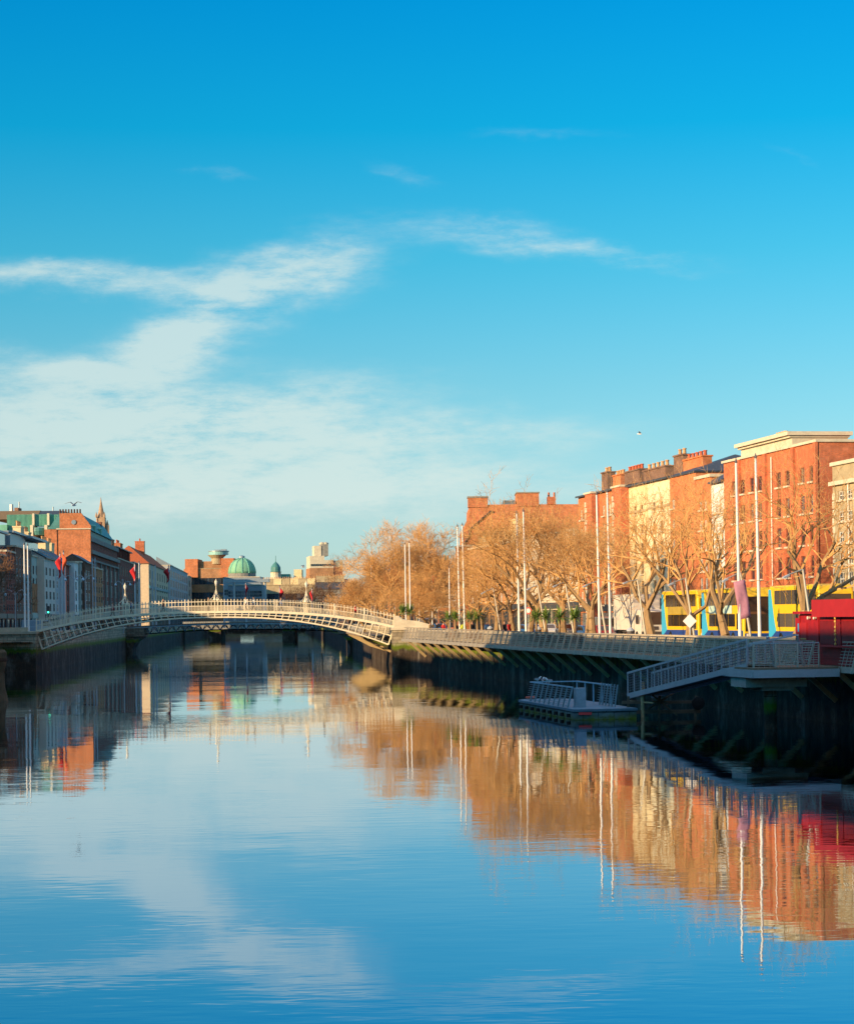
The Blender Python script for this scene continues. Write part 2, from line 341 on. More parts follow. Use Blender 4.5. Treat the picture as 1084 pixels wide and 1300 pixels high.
def building(name, label, loc, rz, W, D, H, wall, wins=(), roof='flat', roofm=None, cornice=None, frame=None, style='sash', shop=True,
             shopm=None, group=None, rh=2.5, coping=.25, sides=True, back_h=None, cat='building', gf=3.6, sill=True, pane=None, inset=.12):
    """local: x along the street front, y into the block, z up from the street"""
    t = thing(name, label, cat, (loc[0], loc[1], G0), rz, group)
    m = MB(); holes = [(x-w/2, x+w/2, z, z+h) for x, z, w, h in wins]
    sh = []
    if shop:
        n = max(1, round(W/4.5)); sw = (W-.6)/n
        sh = [(.3+sw*i+.25, .3+sw*(i+1)-.25, .35, gf-1.0) for i in range(n)]
    front(m, W, 0, H, holes+sh, rev=inset+.10)
    hb = back_h or H
    m.add([(0,0,0),(0,D,0),(0,D,H),(0,0,H)], [(0,3,2,1)]); m.add([(W,0,0),(W,D,0),(W,D,H),(W,0,H)], [(0,1,2,3)])
    m.add([(0,D,0),(W,D,0),(W,D,H),(0,D,H)], [(0,3,2,1)])
    if roof == 'flat': m.add([(0,0,H-.3),(W,0,H-.3),(W,D,H-.3),(0,D,H-.3)], [(0,1,2,3)])
    if roof == 'gable':                             # ridge along the street, gable ends on the sides
        for x in (0.0, W): m.add([(x,0,H),(x,D,H),(x,D/2,H+rh)], [(0,1,2)])
    m.build('wall', wall, t, fixn=False)
    c = MB()
    if cornice != 'none' and roof in ('flat', 'hip', 'mansard'):
        c.box(-.12, W+.12, -.18, .22, H-.02, H+coping); c.box(-.12, .22, .22, D, H-.02, H+coping); c.box(W-.22, W+.12, .22, D, H-.02, H+coping)
        c.build('coping', cornice or LIMEST, t)
    r = None
    if roof == 'gable':
        r = MB().slab([(-.35,H-.12),(-.35,H+.06),(D/2,H+rh+.16),(D+.35,H+.06),(D+.35,H-.12),(D/2,H+rh-.05)], -.05, W+.05).build('roof', roofm or SLATE, t)
    elif roof == 'hip':
        i = min(D/2, W/2)*.9; r = MB()
        r.add([(-.2,-.2,H+coping),(W+.2,-.2,H+coping),(W+.2,D+.2,H+coping),(-.2,D+.2,H+coping),(i,D/2,H+rh),(W-i,D/2,H+rh)],
              [(0,1,5,4),(1,2,5),(2,3,4,5),(3,0,4),(3,2,1,0)]); r = r.build('roof', roofm or SLATE, t)
    elif roof == 'mansard':
        r = MB().frus((W/2, D/2), W/2-.3, D/2-.3, H+coping+.003, H+rh, W/2-1.5, D/2-1.5).build('roof', roofm or COPPER_D, t)
    if shop:
        s = MB()
        s.box(.15, W-.15, -.14, -.003, gf-.85, gf-.15)
        for i in range(len(sh)+1): x = .3+(W-.6)/len(sh)*i; s.box(x-.16, x+.16, -.12, -.004, 0, gf-.852)
        so = s.build('shopfront', shopm or SHOP, t)
        g = MB()
        for a, b, z0, z1 in sh: g.box(a, b, inset+.02, inset+.06, z0, z1)
        g.build('pane', GLASS, so)
    for x, z, w, h in wins: add_window(t, x, inset, z, w, h, frame, style, sill=sill, pane=pane)
    return t, r
def chimney(parent, x, y, z, w, d, h, npots, wall, pot=None, mpots=.9, along='x'):
    m = MB().box(x-w/2, x+w/2, y-d/2, y+d/2, z-2.0, z+h); m.box(x-w/2-.1, x+w/2+.1, y-d/2-.1, y+d/2+.1, z+h+.002, z+h+.22)
    c = m.build('chimney', wall, parent)
    p = MB(); L = w if along == 'x' else d
    for i in range(npots):
        o = -L/2+L*(i+.5)/npots; px, py = (x+o, y) if along == 'x' else (x, y+o)
        p.lathe([(.17, z+h+.22), (.15, z+h+.22+mpots*.8), (.20, z+h+.22+mpots*.85), (.19, z+h+.22+mpots)], (px, py, 0), 8)
    if npots: p.build('chimney_pot', pot or POT, c)
    return c
def chim_px(parent, loc, px0, px1, ypot, ybody, depth, npots, wall, pot, zb):
    """chimney stack on a right bank roof, set 'depth' metres behind the street front"""
    def lx(px): P = on_v(px, 600, 58.4+depth); return (-ST*loc[0]+CT*loc[1])-(-ST*P.x+CT*P.y), P.y
    (a, Y), (b, _) = lx(px0), lx(px1); z = lambda y: EYE-AB((px0+px1)/2, y)[1]*Y/F-G0
    w = max(.7, b-a); d = .9; h = z(ybody); m = MB(); c = (a+b)/2
    m.box(c-w/2, c+w/2, depth-d/2, depth+d/2, zb-.8, h-.15); m.box(c-w/2-.1, c+w/2+.1, depth-d/2-.1, depth+d/2+.1, h-.148, h); o = m.build('chimney', wall, parent)
    for i in range(npots):
        x = c-w/2+w*(i+.5)/npots; MB().lathe([(.19, h), (.16, h+(z(ypot)-h)*.8), (.22, h+(z(ypot)-h)*.86), (.20, z(ypot))], (x, depth, 0), 8).build('chimney_pot', pot, o)
def rb(x0, x1):                                    # right bank facade between two photo columns -> (far-left corner, width)
    a, b = on_v(x0, 783, 58.4), on_v(x1, 783, 58.4); return (a.x, a.y), (Vector((a.x, a.y, 0))-Vector((b.x, b.y, 0))).length
# ------------------------------------------------------------------ water and ground
def water_mat():
    m, nt, p = _new('river_water'); v = _coord(nt)
    p.inputs['Base Color'].default_value = (.07, .23, .44, 1); p.inputs['Roughness'].default_value = .02; p.inputs['Metallic'].default_value = 1.0
    p.inputs['IOR'].default_value = 1.5; p.inputs['Specular IOR Level'].default_value = .8
    n1 = _noise(nt, _coord(nt, 'Object', (.5, 1.3, 1)), 1.6, 2, .5); n2 = _noise(nt, _coord(nt, 'Object', (1, 1, 1)), .11, 3, .5)
    patch = _ramp(nt, _noise(nt, _coord(nt, 'Object', (.7, 1.6, 1)), .035, 3, .55), [(.40, (.25,)*3), (.62, (1,)*3)])
    mu = nt.nodes.new('ShaderNodeMath'); mu.operation = 'MULTIPLY'; nt.links.new(n1, mu.inputs[0]); nt.links.new(patch, mu.inputs[1])
    b1 = nt.nodes.new('ShaderNodeBump'); nt.links.new(mu.outputs[0], b1.inputs['Height']); b1.inputs['Strength'].default_value = 1; b1.inputs['Distance'].default_value = WAVE
    b2 = nt.nodes.new('ShaderNodeBump'); nt.links.new(n2, b2.inputs['Height']); b2.inputs['Strength'].default_value = 1; b2.inputs['Distance'].default_value = .02
    nt.links.new(b1.outputs[0], b2.inputs['Normal']); nt.links.new(b2.outputs[0], p.inputs['Normal'])
    return m
WAVE = .0042
def sheet(name, poly, z, mat, kind='structure'):
    m = MB(); n = len(poly); m.add([(p[0], p[1], z) for p in poly], [tuple(range(n))]); o = m.build(name, mat, None, fixn=False); o['kind'] = kind; return o
sheet('river_water', [(-400, -400), (400, -400), (400, 1300), (-400, 1300)], 0, water_mat())
def lw(Y): return -52.5-.1785*(Y-260) if Y < 255 else -46.9-.069*(Y-260)       # left bank line
def rw(Y): return (41.6-ST*Y)/CT if Y <= 254 else -4.0-.069*(Y-260)             # right bank line
ASPH = plain('asphalt', (.055, .053, .052), .9, var=.25, scale=.8); PAVE = plain('paving_slabs', (.24, .22, .19), .85, var=.25, scale=.7)
LAND = plain('city_ground', (.10, .09, .08), .9, var=.3, scale=.05)
sheet('left_bank_ground', [(lw(-400), -400), (lw(254.9), 254.9), (-46.9, 255), (lw(1120), 1120), (-6000, 1120), (-6000, -400)][::-1], G0-.012, LAND)
sheet('right_bank_ground', [(rw(-400), -400), (6000, -400), (6000, 1120), (rw(1120), 1120), (rw(262), 262), (rw(254), 254)], G0-.012, LAND)
sheet('far_ground', [(-6000, 1120), (6000, 1120), (6000, 9000), (-6000, 9000)], G0-.012, LAND)
def strip(name, v0, v1, u0, u1, z, mat, far=False):
    m = MB()
    if z > G0+.05: a, b, c, d = UV(u0, v0), UV(u0, v1), UV(u1, v1), UV(u1, v0); m.prism([a, b, c, d], G0-.01, z); o = m.build(name, mat)
    else: o = MB().add([tuple(UV(u0, v0, z)), tuple(UV(u0, v1, z)), tuple(UV(u1, v1, z)), tuple(UV(u1, v0, z))], [(0, 1, 2, 3)]).build(name, mat, fixn=False)
    o['kind'] = 'structure'; return o
strip('quay_pavement', 42.1, 46.0, -60, 251, G0+.13, PAVE)
strip('quay_road', 46.0, 55.6, -60, 251, G0, ASPH)
strip('shop_pavement', 55.6, 58.4, -60, 320, G0+.13, PAVE)
PM = MB()
for k in range(40): PM.add([tuple(UV(-50+k*7.5, 49.2, G0+.004)), tuple(UV(-50+k*7.5, 49.35, G0+.004)), tuple(UV(-47+k*7.5, 49.35, G0+.004)), tuple(UV(-47+k*7.5, 49.2, G0+.004))], [(0, 1, 2, 3)])
PM.build('lane_marking', plain('road_paint', (.7, .68, .6), .7), fixn=False)['kind'] = 'structure'
# ------------------------------------------------------------------ river walls
WST = wallstone('river_wall_stone', (.52, .43, .29)); COPE = plain('granite_coping', (.46, .38, .26), .8, var=.25, scale=1, bump=.2)
def river_wall(label, pts, top, side, th=.6):
    """pts: bank line; side = +1 when the land lies on +X"""
    t = thing('river_wall', label, 'river wall', (pts[0][0], pts[0][1], 0)); o = Vector((pts[0][0], pts[0][1], 0))
    m = MB(); c = MB()
    for (a, b) in zip(pts[:-1], pts[1:]):
        A, B = Vector((*a, 0))-o, Vector((*b, 0))-o; n = Vector((B.y-A.y, -(B.x-A.x), 0)).normalized()*side*th
        m.prism([A, B, B+n, A+n], -1.5, top)
        e = n*.12; c.prism([A-e, B-e, B+n+e, A+n+e], top+.002, top+.26)
    m.build('wall', WST, t); c.build('coping', COPE, t); return t
river_wall('right stone river wall under the long boardwalk, dark with weed', [(rw(40), 40), (rw(248.3), 248.3)], 4.29, 1)
river_wall('right stone river wall continuing beyond the arched footbridge', [(rw(262.5), 262.5), (rw(1120), 1120)], 4.55, 1)
river_wall('left stone river wall beyond the arched footbridge with a green algae band', [(lw(262.5), 262.5), (lw(1120), 1120)], 4.5, -1)
river_wall('left stone river wall on the near side, at the edge of the frame', [(lw(60), 60), (lw(254.9), 254.9)], 4.5, -1)
river_wall('far stone wall closing the view at the river bend', [(lw(1119), 1120), (rw(1119)+5, 1120)], 4.5, -1)
def quay_pile():
    t = thing('mooring_pile', 'brown weathered round pile in the water at the left edge of the photo', 'mooring pile', (-32.7, 164, 0))
    MB().lathe([(.75, -1.5), (.70, 0), (.48, 1.0), (.42, 2.2), (.60, 2.9), (.62, 3.7), (.45, 3.9)], n=16).build('pile', plain('weathered_brown_timber', (.16, .10, .055), .85, var=.4, scale=2, bump=.5), t)
    MB().lathe([(.63, 3.0), (.66, 3.05), (.66, 3.25), (.63, 3.3)], n=16).build('iron_band', plain('rusty_band', (.10, .05, .03), .7), t)
quay_pile()
# ------------------------------------------------------------------ arched footbridge
BY = 260.0; BX = -25.45; HL = 21.45
IRON = plain('cream_painted_iron', (.80, .68, .47), .5, var=.14, scale=2)
def ztop(x): return 6.9-2.07*(abs(x)/HL)**2.6
def zbot(x): return 6.19-3.55*(abs(x)/HL)**2.4
def footbridge():
    t = thing('footbridge', 'white cast iron arched footbridge with three lanterns spanning the river', 'footbridge', (BX, BY, 0))
    N = 52
    for yy in (-1.8, 1.8):
        g = MB(); bt = -.9 if yy < 0 else .9
        for i in range(N):
            x0, x1 = -HL+2*HL*i/N, -HL+2*HL*(i+1)/N
            s0, s1 = x0*.968, x1*.968                         # the lower chord starts a little inside
            T0, T1 = Vector((x0, yy, ztop(x0)-.06)), Vector((x1, yy, ztop(x1)-.06)); B0, B1 = Vector((s0, yy, zbot(x0)+.07)), Vector((s1, yy, zbot(x1)+.07))
            g.beam(T0, T1, .16, .20); g.beam(B0, B1, .16, .17)
            M0, M1 = (T0+B0)/2, (T1+B1)/2
            g.beam(M0, M1, .11, .09)
            if i % 1 == 0: g.beam(B0, T0, .11, .12, up=(0, 1, 0))
        g.beam(B1, T1, .16, .25, up=(0, 1, 0)); g.beam((-HL*.968, yy, zbot(HL)), (-HL, yy, ztop(HL)), .16, .28, up=(0, 1, 0))
        g.build('girder', IRON, t)
    m = MB()
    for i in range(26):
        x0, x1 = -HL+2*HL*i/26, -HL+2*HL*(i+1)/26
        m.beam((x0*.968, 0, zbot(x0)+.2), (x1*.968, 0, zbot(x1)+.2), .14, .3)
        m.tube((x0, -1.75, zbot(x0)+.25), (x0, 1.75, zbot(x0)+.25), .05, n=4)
    m.build('rib', plain('shaded_iron', (.34, .30, .25), .6, var=.2), t)  # cream iron darkened, with the shade under the deck put into its colour
    d = MB()
    for i in range(40):
        x0, x1 = -HL+2*HL*i/40, -HL+2*HL*(i+1)/40
        d.add([(x0,-1.70,ztop(x0)+.02),(x1,-1.70,ztop(x1)+.02),(x1,1.70,ztop(x1)+.02),(x0,1.70,ztop(x0)+.02),(x0,-1.70,ztop(x0)-.10),(x1,-1.70,ztop(x1)-.10),(x1,1.70,ztop(x1)-.10),(x0,1.70,ztop(x0)-.10)],
              [(0,1,2,3),(7,6,5,4),(0,4,5,1),(3,2,6,7)])
    d.build('deck', plain('deck_boards', (.16, .13, .10), .8, var=.3), t)
    for yy in (-1.8, 1.8):
        r = MB(); n = 108; h = 1.40
        for i in range(n+1):
            x = -HL+2*HL*i/n; z = ztop(x)+.04; big = i % 9 == 0
            if big: r.box(x-.06, x+.06, yy-.06, yy+.06, z, z+h+.10)
            else:
                r.box(x-.024, x+.024, yy-.024, yy+.024, z, z+h); r.frus((x, yy), .035, .035, z+h, z+h+.12, .004, .004)
            if i < n:
                for q in (1/3, 2/3):
                    xx = x+2*HL/n*q; zz = ztop(xx)+.04; r.box(xx-.016, xx+.016, yy-.016, yy+.016, zz, zz+.68)
                xn = -HL+2*HL*(i+1)/n
                for hh, w in ((.05, .07), (.70, .055), (1.22, .05)): r.beam((x, yy, ztop(x)+.04+hh), (xn, yy, ztop(xn)+.04+hh), .05, w)
        r.build('railing', IRON, t)
    for lx in (-11.0, 0.0, 10.9):
        zb = ztop(lx)+.04; l = MB()
        # wrought iron arch over the walk carrying one lantern
        for sy in (-1, 1):
            pts = [(lx, sy*1.8, zb+.1), (lx, sy*1.8, zb+1.5), (lx, sy*1.55, zb+1.85), (lx, sy*1.0, zb+2.05), (lx, sy*.4, zb+2.15), (lx, 0, zb+2.6)]
            l.path(pts, .045, 6)
            for sx in (-1, 1):
                l.path([(lx+sx*.62, sy*1.8, zb+1.30), (lx+sx*.50, sy*1.75, zb+1.52), (lx+sx*.28, sy*1.35, zb+1.72), (lx+sx*.15, sy*.8, zb+2.05), (lx+sx*.07, sy*.3, zb+2.45), (lx, 0, zb+2.8)], .034, 5)
        l.lathe([(.09, zb+2.2), (.07, zb+2.45), (.045, zb+2.6), (.04, zb+3.1), (.10, zb+3.18)], (lx, 0, 0), 8)
        for sy in (-1, 1): l.lathe([(.20, zb+1.36), (.15, zb+1.55), (.08, zb+1.8), (.03, zb+2.0)], (lx, sy*1.8, 0), 8)
        lo = l.build('lamp_standard', IRON, t)
        g = MB().lathe([(.09, zb+3.18), (.17, zb+3.42), (.18, zb+3.58)], (lx, 0, 0), 8).build('lantern', plain('lantern_glass', (.75, .72, .62), .15, var=.05), lo)
        MB().lathe([(.20, zb+3.581), (.13, zb+3.74), (.05, zb+3.80), (.06, zb+3.88), (.01, zb+3.98)], (lx, 0, 0), 8).build('lantern_cap', IRON, lo)
    # abutments
    a = MB(); a.box(-29.5, -21.2, -3.8, 6, -1.5, 4.55); a.build('abutment', WST, t)
    a = MB(); a.box(-29.8, -21.1, -4.0, 6.1, 4.552, 4.85); a.box(-29.8, -22.2, -3.6, -3.1, 4.852, 5.35); a.build('abutment_coping', COPE, t)
    a = MB(); a.prism([(21.35, -11.5), (25.6, -11.5), (24.6, 5), (21.35, 5)], -1.5, 4.5); a.build('abutment', WST, t)
    a = MB(); a.prism([(21.25, -11.65), (25.75, -11.65), (24.7, 5.1), (21.25, 5.1)], 4.502, 4.75)
    prof = [(21.6, 4.752), (21.6, 6.15), (22.0, 6.15), (22.5, 5.75), (23.2, 5.60), (24.2, 5.50), (26.0, 5.0), (26.0, 4.752)]
    a.slab(prof, -11.5, -10.95, 'y'); a.slab(prof, 2.9, 3.4, 'y'); a.build('parapet', LIMEST, t)
    return t
footbridge()
# ------------------------------------------------------------------ lower truss bridge beyond, and the far road bridge
TY = 410.0
def truss_bridge():
    t = thing('truss_footbridge', 'slender grey steel truss footbridge seen low behind the arched footbridge', 'footbridge', (0, TY, 0))
    st = plain('grey_blue_steel', (.30, .34, .36), .45, metal=.4, var=.1); x0, x1 = -57.0, -13.5; n = 26; m = MB()
    L = x1-x0; zt = lambda x: 4.55+.55*(1-((x-(x0+x1)/2)/(L/2))**2); zb = lambda x: 3.1+.95*(1-((x-(x0+x1)/2)/(L/2))**2)
    for yy in (-2, 2):
        for i in range(n):
            a, b = x0+L*i/n, x0+L*(i+1)/n; c = (a+b)/2
            m.beam((a, yy, zt(a)), (b, yy, zt(b)), .25, .25); m.beam((a, 0, zb(a)), (b, 0, zb(b)), .22, .2)
            m.tube((a, yy, zt(a)), (c, 0, zb(c)), .09, n=5); m.tube((c, 0, zb(c)), (b, yy, zt(b)), .09, n=5)
    m.build('truss', st, t)
    d = MB()
    for i in range(n):
        a, b = x0+L*i/n, x0+L*(i+1)/n
        d.beam((a, 0, zt(a)+.2), (b, 0, zt(b)+.2), 4.4, .16)
    d.build('deck', plain('dark_deck', (.12, .10, .09), .8), t)
    for yy in (-2.1, 2.1):
        r = MB()
        for i in range(n*2+1):
            a = x0+L*i/n/2; r.tube((a, yy, zt(a)+.28), (a, yy, zt(a)+1.35), .03, n=4)
            if i < n*2: b = x0+L*(i+1)/n/2; r.tube((a, yy, zt(a)+1.35), (b, yy, zt(b)+1.35), .035, n=4)
        r.build('railing', st, t)
    for sx, X in ((1, -57.0), (-1, -13.5)):
        a = MB(); y0 = -3.2
        a.slab([(X-sx*2.5, 2.9), (X-sx*2.5, 4.55), (X+sx*3.4, 4.55), (X+sx*3.4, 2.9)], y0, 3.2, 'y')
        a.slab([(X-sx*2.4, 2.898), (X+sx*3.3, 2.898), (X+sx*1.9, 2.0), (X+sx*1.2, .8), (X+sx*1.0, -1), (X-sx*2.4, -1)], y0+.3, 2.9, 'y')
        a.build('pier', wallstone('concrete_pier', (.26, .21, .15), 1.8), t)
truss_bridge()
def road_bridge():
    t = thing('road_bridge', 'low flat stone road bridge on dark piers far up the river', 'bridge', (0, 660, 0)); D = GREYST; x0, x1 = -74, -31.5
    MB().box(x0, x1, -8, 8, 3.0, 4.4).build('deck', D, t); MB().box(x0, x1, -8.2, -7.8, 4.402, 5.4).build('parapet', D, t)
    for X in (-64.5, -42): MB().box(X-1.9, X+1.9, -7.5, 7.5, -1, 2.998).build('pier', WST, t)
road_bridge()
# ------------------------------------------------------------------ boardwalk on the right bank
GALV = plain('galvanised_steel', (.56, .50, .40), .42, metal=.55, var=.14, scale=2); WIRE = plain('railing_wire', (.46, .41, .34), .5, metal=.4, var=.1)
TIMB = plain('boardwalk_timber', (.23, .17, .11), .8, var=.3, scale=2, stretch=(1, 1, 1)); BRKT = plain('bracket_steel', (.50, .37, .20), .6, metal=.2, var=.2)
def zr(u): return 4.42+max(0, u-125)*.0034
def railing_bay(parent, A, B, zA, zB, lean, h, bars=9, post=True, both=False):
    """one bay from A to B (plan points of the rail foot), top leaning by the plan vector lean"""
    p = MB(); A0, B0 = Vector((A.x, A.y, zA-h)), Vector((B.x, B.y, zB-h)); A1, B1 = Vector((A.x, A.y, zA))+lean, Vector((B.x, B.y, zB))+lean
    for k in range(1, bars+1):
        q = k/(bars+1); p.beam(A0.lerp(A1, q), B0.lerp(B1, q), .022, .030)
    for q in (.25, .5, .75): p.beam(A0.lerp(B0, q), A1.lerp(B1, q), .02, .02)
    p.build('railing_panel', WIRE, parent)
    q = MB().beam(A0, A1, .12, .07, up=(A-B)); q.build('post', GALV, parent)
def boardwalk(label, u0, u1, skip=None, bay=2.1, wallv=41.55, brk=5.2, ve=39.5, name='boardwalk'):
    t = thing(name, label, 'boardwalk'); d = MB(); n = int((u1-u0)/2.8)
    for i in range(n):
        a, b = u0+(u1-u0)*i/n, u0+(u1-u0)*(i+1)/n; za, zb = zr(a)-1.22, zr(b)-1.22
        vs = [UV(a, ve+.12, za), UV(a, wallv-.02, za), UV(b, wallv-.02, zb), UV(b, ve+.12, zb)]
        d.add([tuple(p) for p in vs]+[(p.x, p.y, p.z-.14) for p in vs], [(0,1,2,3),(7,6,5,4),(0,4,5,1),(3,7,6,2),(1,5,6,2)] if i == 0 else [(0,1,2,3),(7,6,5,4),(3,7,4,0)])
    d.build('deck', TIMB, t)
    lean = UV(0, .42)-UV(0, 0); rail = MB(); edge = MB(); n = int((u1-u0)/bay)
    for i in range(n):
        a, b = u0+bay*i, u0+bay*(i+1)
        edge.beam(UV(a, ve+.08, zr(a)-1.38), UV(b, ve+.08, zr(b)-1.38), .14, .28)
        if skip and skip[0] < (a+b)/2 < skip[1]: continue
        railing_bay(t, UV(a, ve), UV(b, ve), zr(a), zr(b), lean, 1.55)
        rail.beam(UV(a, ve+.43, zr(a)+.02), UV(b, ve+.43, zr(b)+.02), .14, .07)
    rail.build('top_rail', plain('worn_timber_rail', (.30, .25, .19), .6, var=.3), t); edge.build('edge_beam', GALV, t)
    k = int((u1-u0)/brk)
    for i in range(k):
        a = u0+brk*(i+.5); m = MB()
        m.beam(UV(a, ve+.15, zr(a)-1.5), UV(a, wallv, zr(a)-3.2), .16, .26); m.beam(UV(a, ve+.1, zr(a)-1.50), UV(a, wallv, zr(a)-1.5), .12, .2)
        m.build('bracket', BRKT, t)
    return t
u_a = 252.5
boardwalk('long grey boardwalk with wire railings bracketed off the right river wall', 70.0, 238, skip=(102.6, 108.2))
# props and walkway continuing upstream of the arched footbridge
def boardwalk_far():
    t = thing('boardwalk', 'short lit stretch of boardwalk on slanting props behind the footbridge end', 'boardwalk'); d = MB()
    P = lambda Y, off, z: Vector((rw(Y)+off, Y, z))
    d.prism([P(266, -3.6, 0), P(266, -.05, 0), P(330, -.05, 0), P(330, -3.6, 0)], 3.55, 3.75); d.build('deck', TIMB, t); r = MB()
    for i in range(31):
        a = 266+i*2.1; r.beam(P(a, -3.6, 3.76), P(a, -3.3, 4.9), .1, .07, up=(0, 1, 0))
        if i < 30:
            for z in (4.0, 4.3, 4.6, 4.88): r.beam(P(a, -3.6+(z-3.76)*.26, z), P(a+2.1, -3.6+(z-3.76)*.26, z), .03, .04)
    r.build('railing', GALV, t)
    for i in range(12): a = 268+i*5.2; MB().beam(P(a, -3.4, 3.5), P(a, 0, 1.7), .18, .28).build('bracket', BRKT, t)
boardwalk_far()
# ------------------------------------------------------------------ landing platform, gangway, pontoon
STEEL = plain('pale_blue_steel', (.42, .45, .47), .45, metal=.25, var=.12); CONC = plain('weathered_concrete', (.33, .34, .31), .85, var=.25, bump=.3)
def platform():
    t = thing('landing_platform', 'grey steel landing platform standing on one round concrete pile', 'platform'); z = 3.22
    c = [UV(103.0, 34.9), UV(103.0, 39.4), UV(108.0, 39.4), UV(108.0, 34.9)]
    MB().prism(c, z-.10, z).build('deck', TIMB, t)
    m = MB()
    for a, b in ((0, 1), (1, 2), (2, 3), (3, 0)): m.beam(c[a]+Vector((0, 0, z-.31)), c[b]+Vector((0, 0, z-.31)), .16, .40)
    m.build('edge_beam', STEEL, t)
    m = MB(); k = [UV(104.3, 34.95), UV(104.3, 38.2), UV(106.7, 38.2), UV(106.7, 34.95)]
    m.prism(k, z-1.02, z-.52); k = [UV(104.6, 35.9), UV(104.6, 37.6), UV(106.4, 37.6), UV(106.4, 35.9)]; m.prism(k, z-1.22, z-1.022); m.build('bearer', CONC, t)
    p = UV(105.5, 36.65); MB().lathe([(.34, -2), (.33, z-1.222)], (p.x, p.y, 0), 20).build('pile', wallstone('pile_concrete', (.27, .25, .20), .9), t)
    up = Vector((0, 0, 0)); e = [UV(103.05, 34.95), UV(103.05, 36.1), UV(103.05, 37.25), UV(103.05, 38.4)]
    for i in range(3): railing_bay(t, e[i], e[i+1], z+1.2, z+1.2, up, 1.2)
    MB().beam(e[3]+Vector((0, 0, z)), e[3]+Vector((0, 0, z+1.2)), .1, .06).build('post', GALV, t)
    f = [UV(107.9, 36.6), UV(107.9, 38.0), UV(107.9, 39.3)]
    for i in range(2): railing_bay(t, f[i], f[i+1], z+1.2, z+1.2, up, 1.2)
    m = MB(); m.beam(e[0]+Vector((0, 0, z+1.22)), e[3]+Vector((0, 0, z+1.22)), .1, .06); m.beam(f[0]+Vector((0, 0, z+1.22)), f[2]+Vector((0, 0, z+1.22)), .1, .06)
    # raised gate frame seen above the rail
    g0, g1 = UV(106.5, 35.0), UV(106.5, 38.4)
    m.beam(UV(104.6, 36.6, z+.05), UV(103.9, 36.0, z+1.55), .12, .12); m.beam(UV(104.4, 38.1, z+.05), UV(103.7, 37.5, z+1.6), .12, .12)
    m.beam(UV(103.9, 35.0, z+1.18), UV(103.7, 37.5, z+1.62), .09, .09)
    m.build('top_rail', STEEL, t)
platform()
GA = at_Y(948, 846, 109.0); GB = at_Y(797, 884, 126.0)
def gangway():
    t = thing('gangway', 'pale steel gangway sloping from the platform down to the pontoon', 'gangway')
    d = (GB-GA); d2 = Vector((d.x, d.y, 0)).normalized(); n = Vector((-d2.y, d2.x, 0))
    if n.x < 0: n = -n
    n *= 1.5
    MB().beam(GA+n/2+Vector((0, 0, .05)), GB+n/2+Vector((0, 0, .05)), 1.4, .08).build('deck', TIMB, t)
    for s in (Vector((0, 0, 0)), n):
        m = MB(); A, B = GA+s, GB+s; H = Vector((0, 0, 1.35)); N = 16
        m.beam(A, B, .12, .30); m.beam(A+H, B+H, .10, .12)
        for i in range(N+1): p = A.lerp(B, i/N); m.beam(p, p+H, .07, .07, up=d2)
        m.build('side_truss', STEEL, t)
        w = MB()
        for k in range(1, 9): w.beam(A+H*k/9, B+H*k/9, .02, .028)
        for i in range(N*3): p = A.lerp(B, i/N/3); w.beam(p, p+H, .016, .016, up=d2)
        w.build('mesh_panel', plain('dark_mesh', (.20, .18, .19), .6), t)
gangway()
PWIRE = plain('teal_wire', (.17, .23, .26), .5); PSTEEL = plain('teal_grey_steel', (.20, .28, .31), .45, metal=.2)
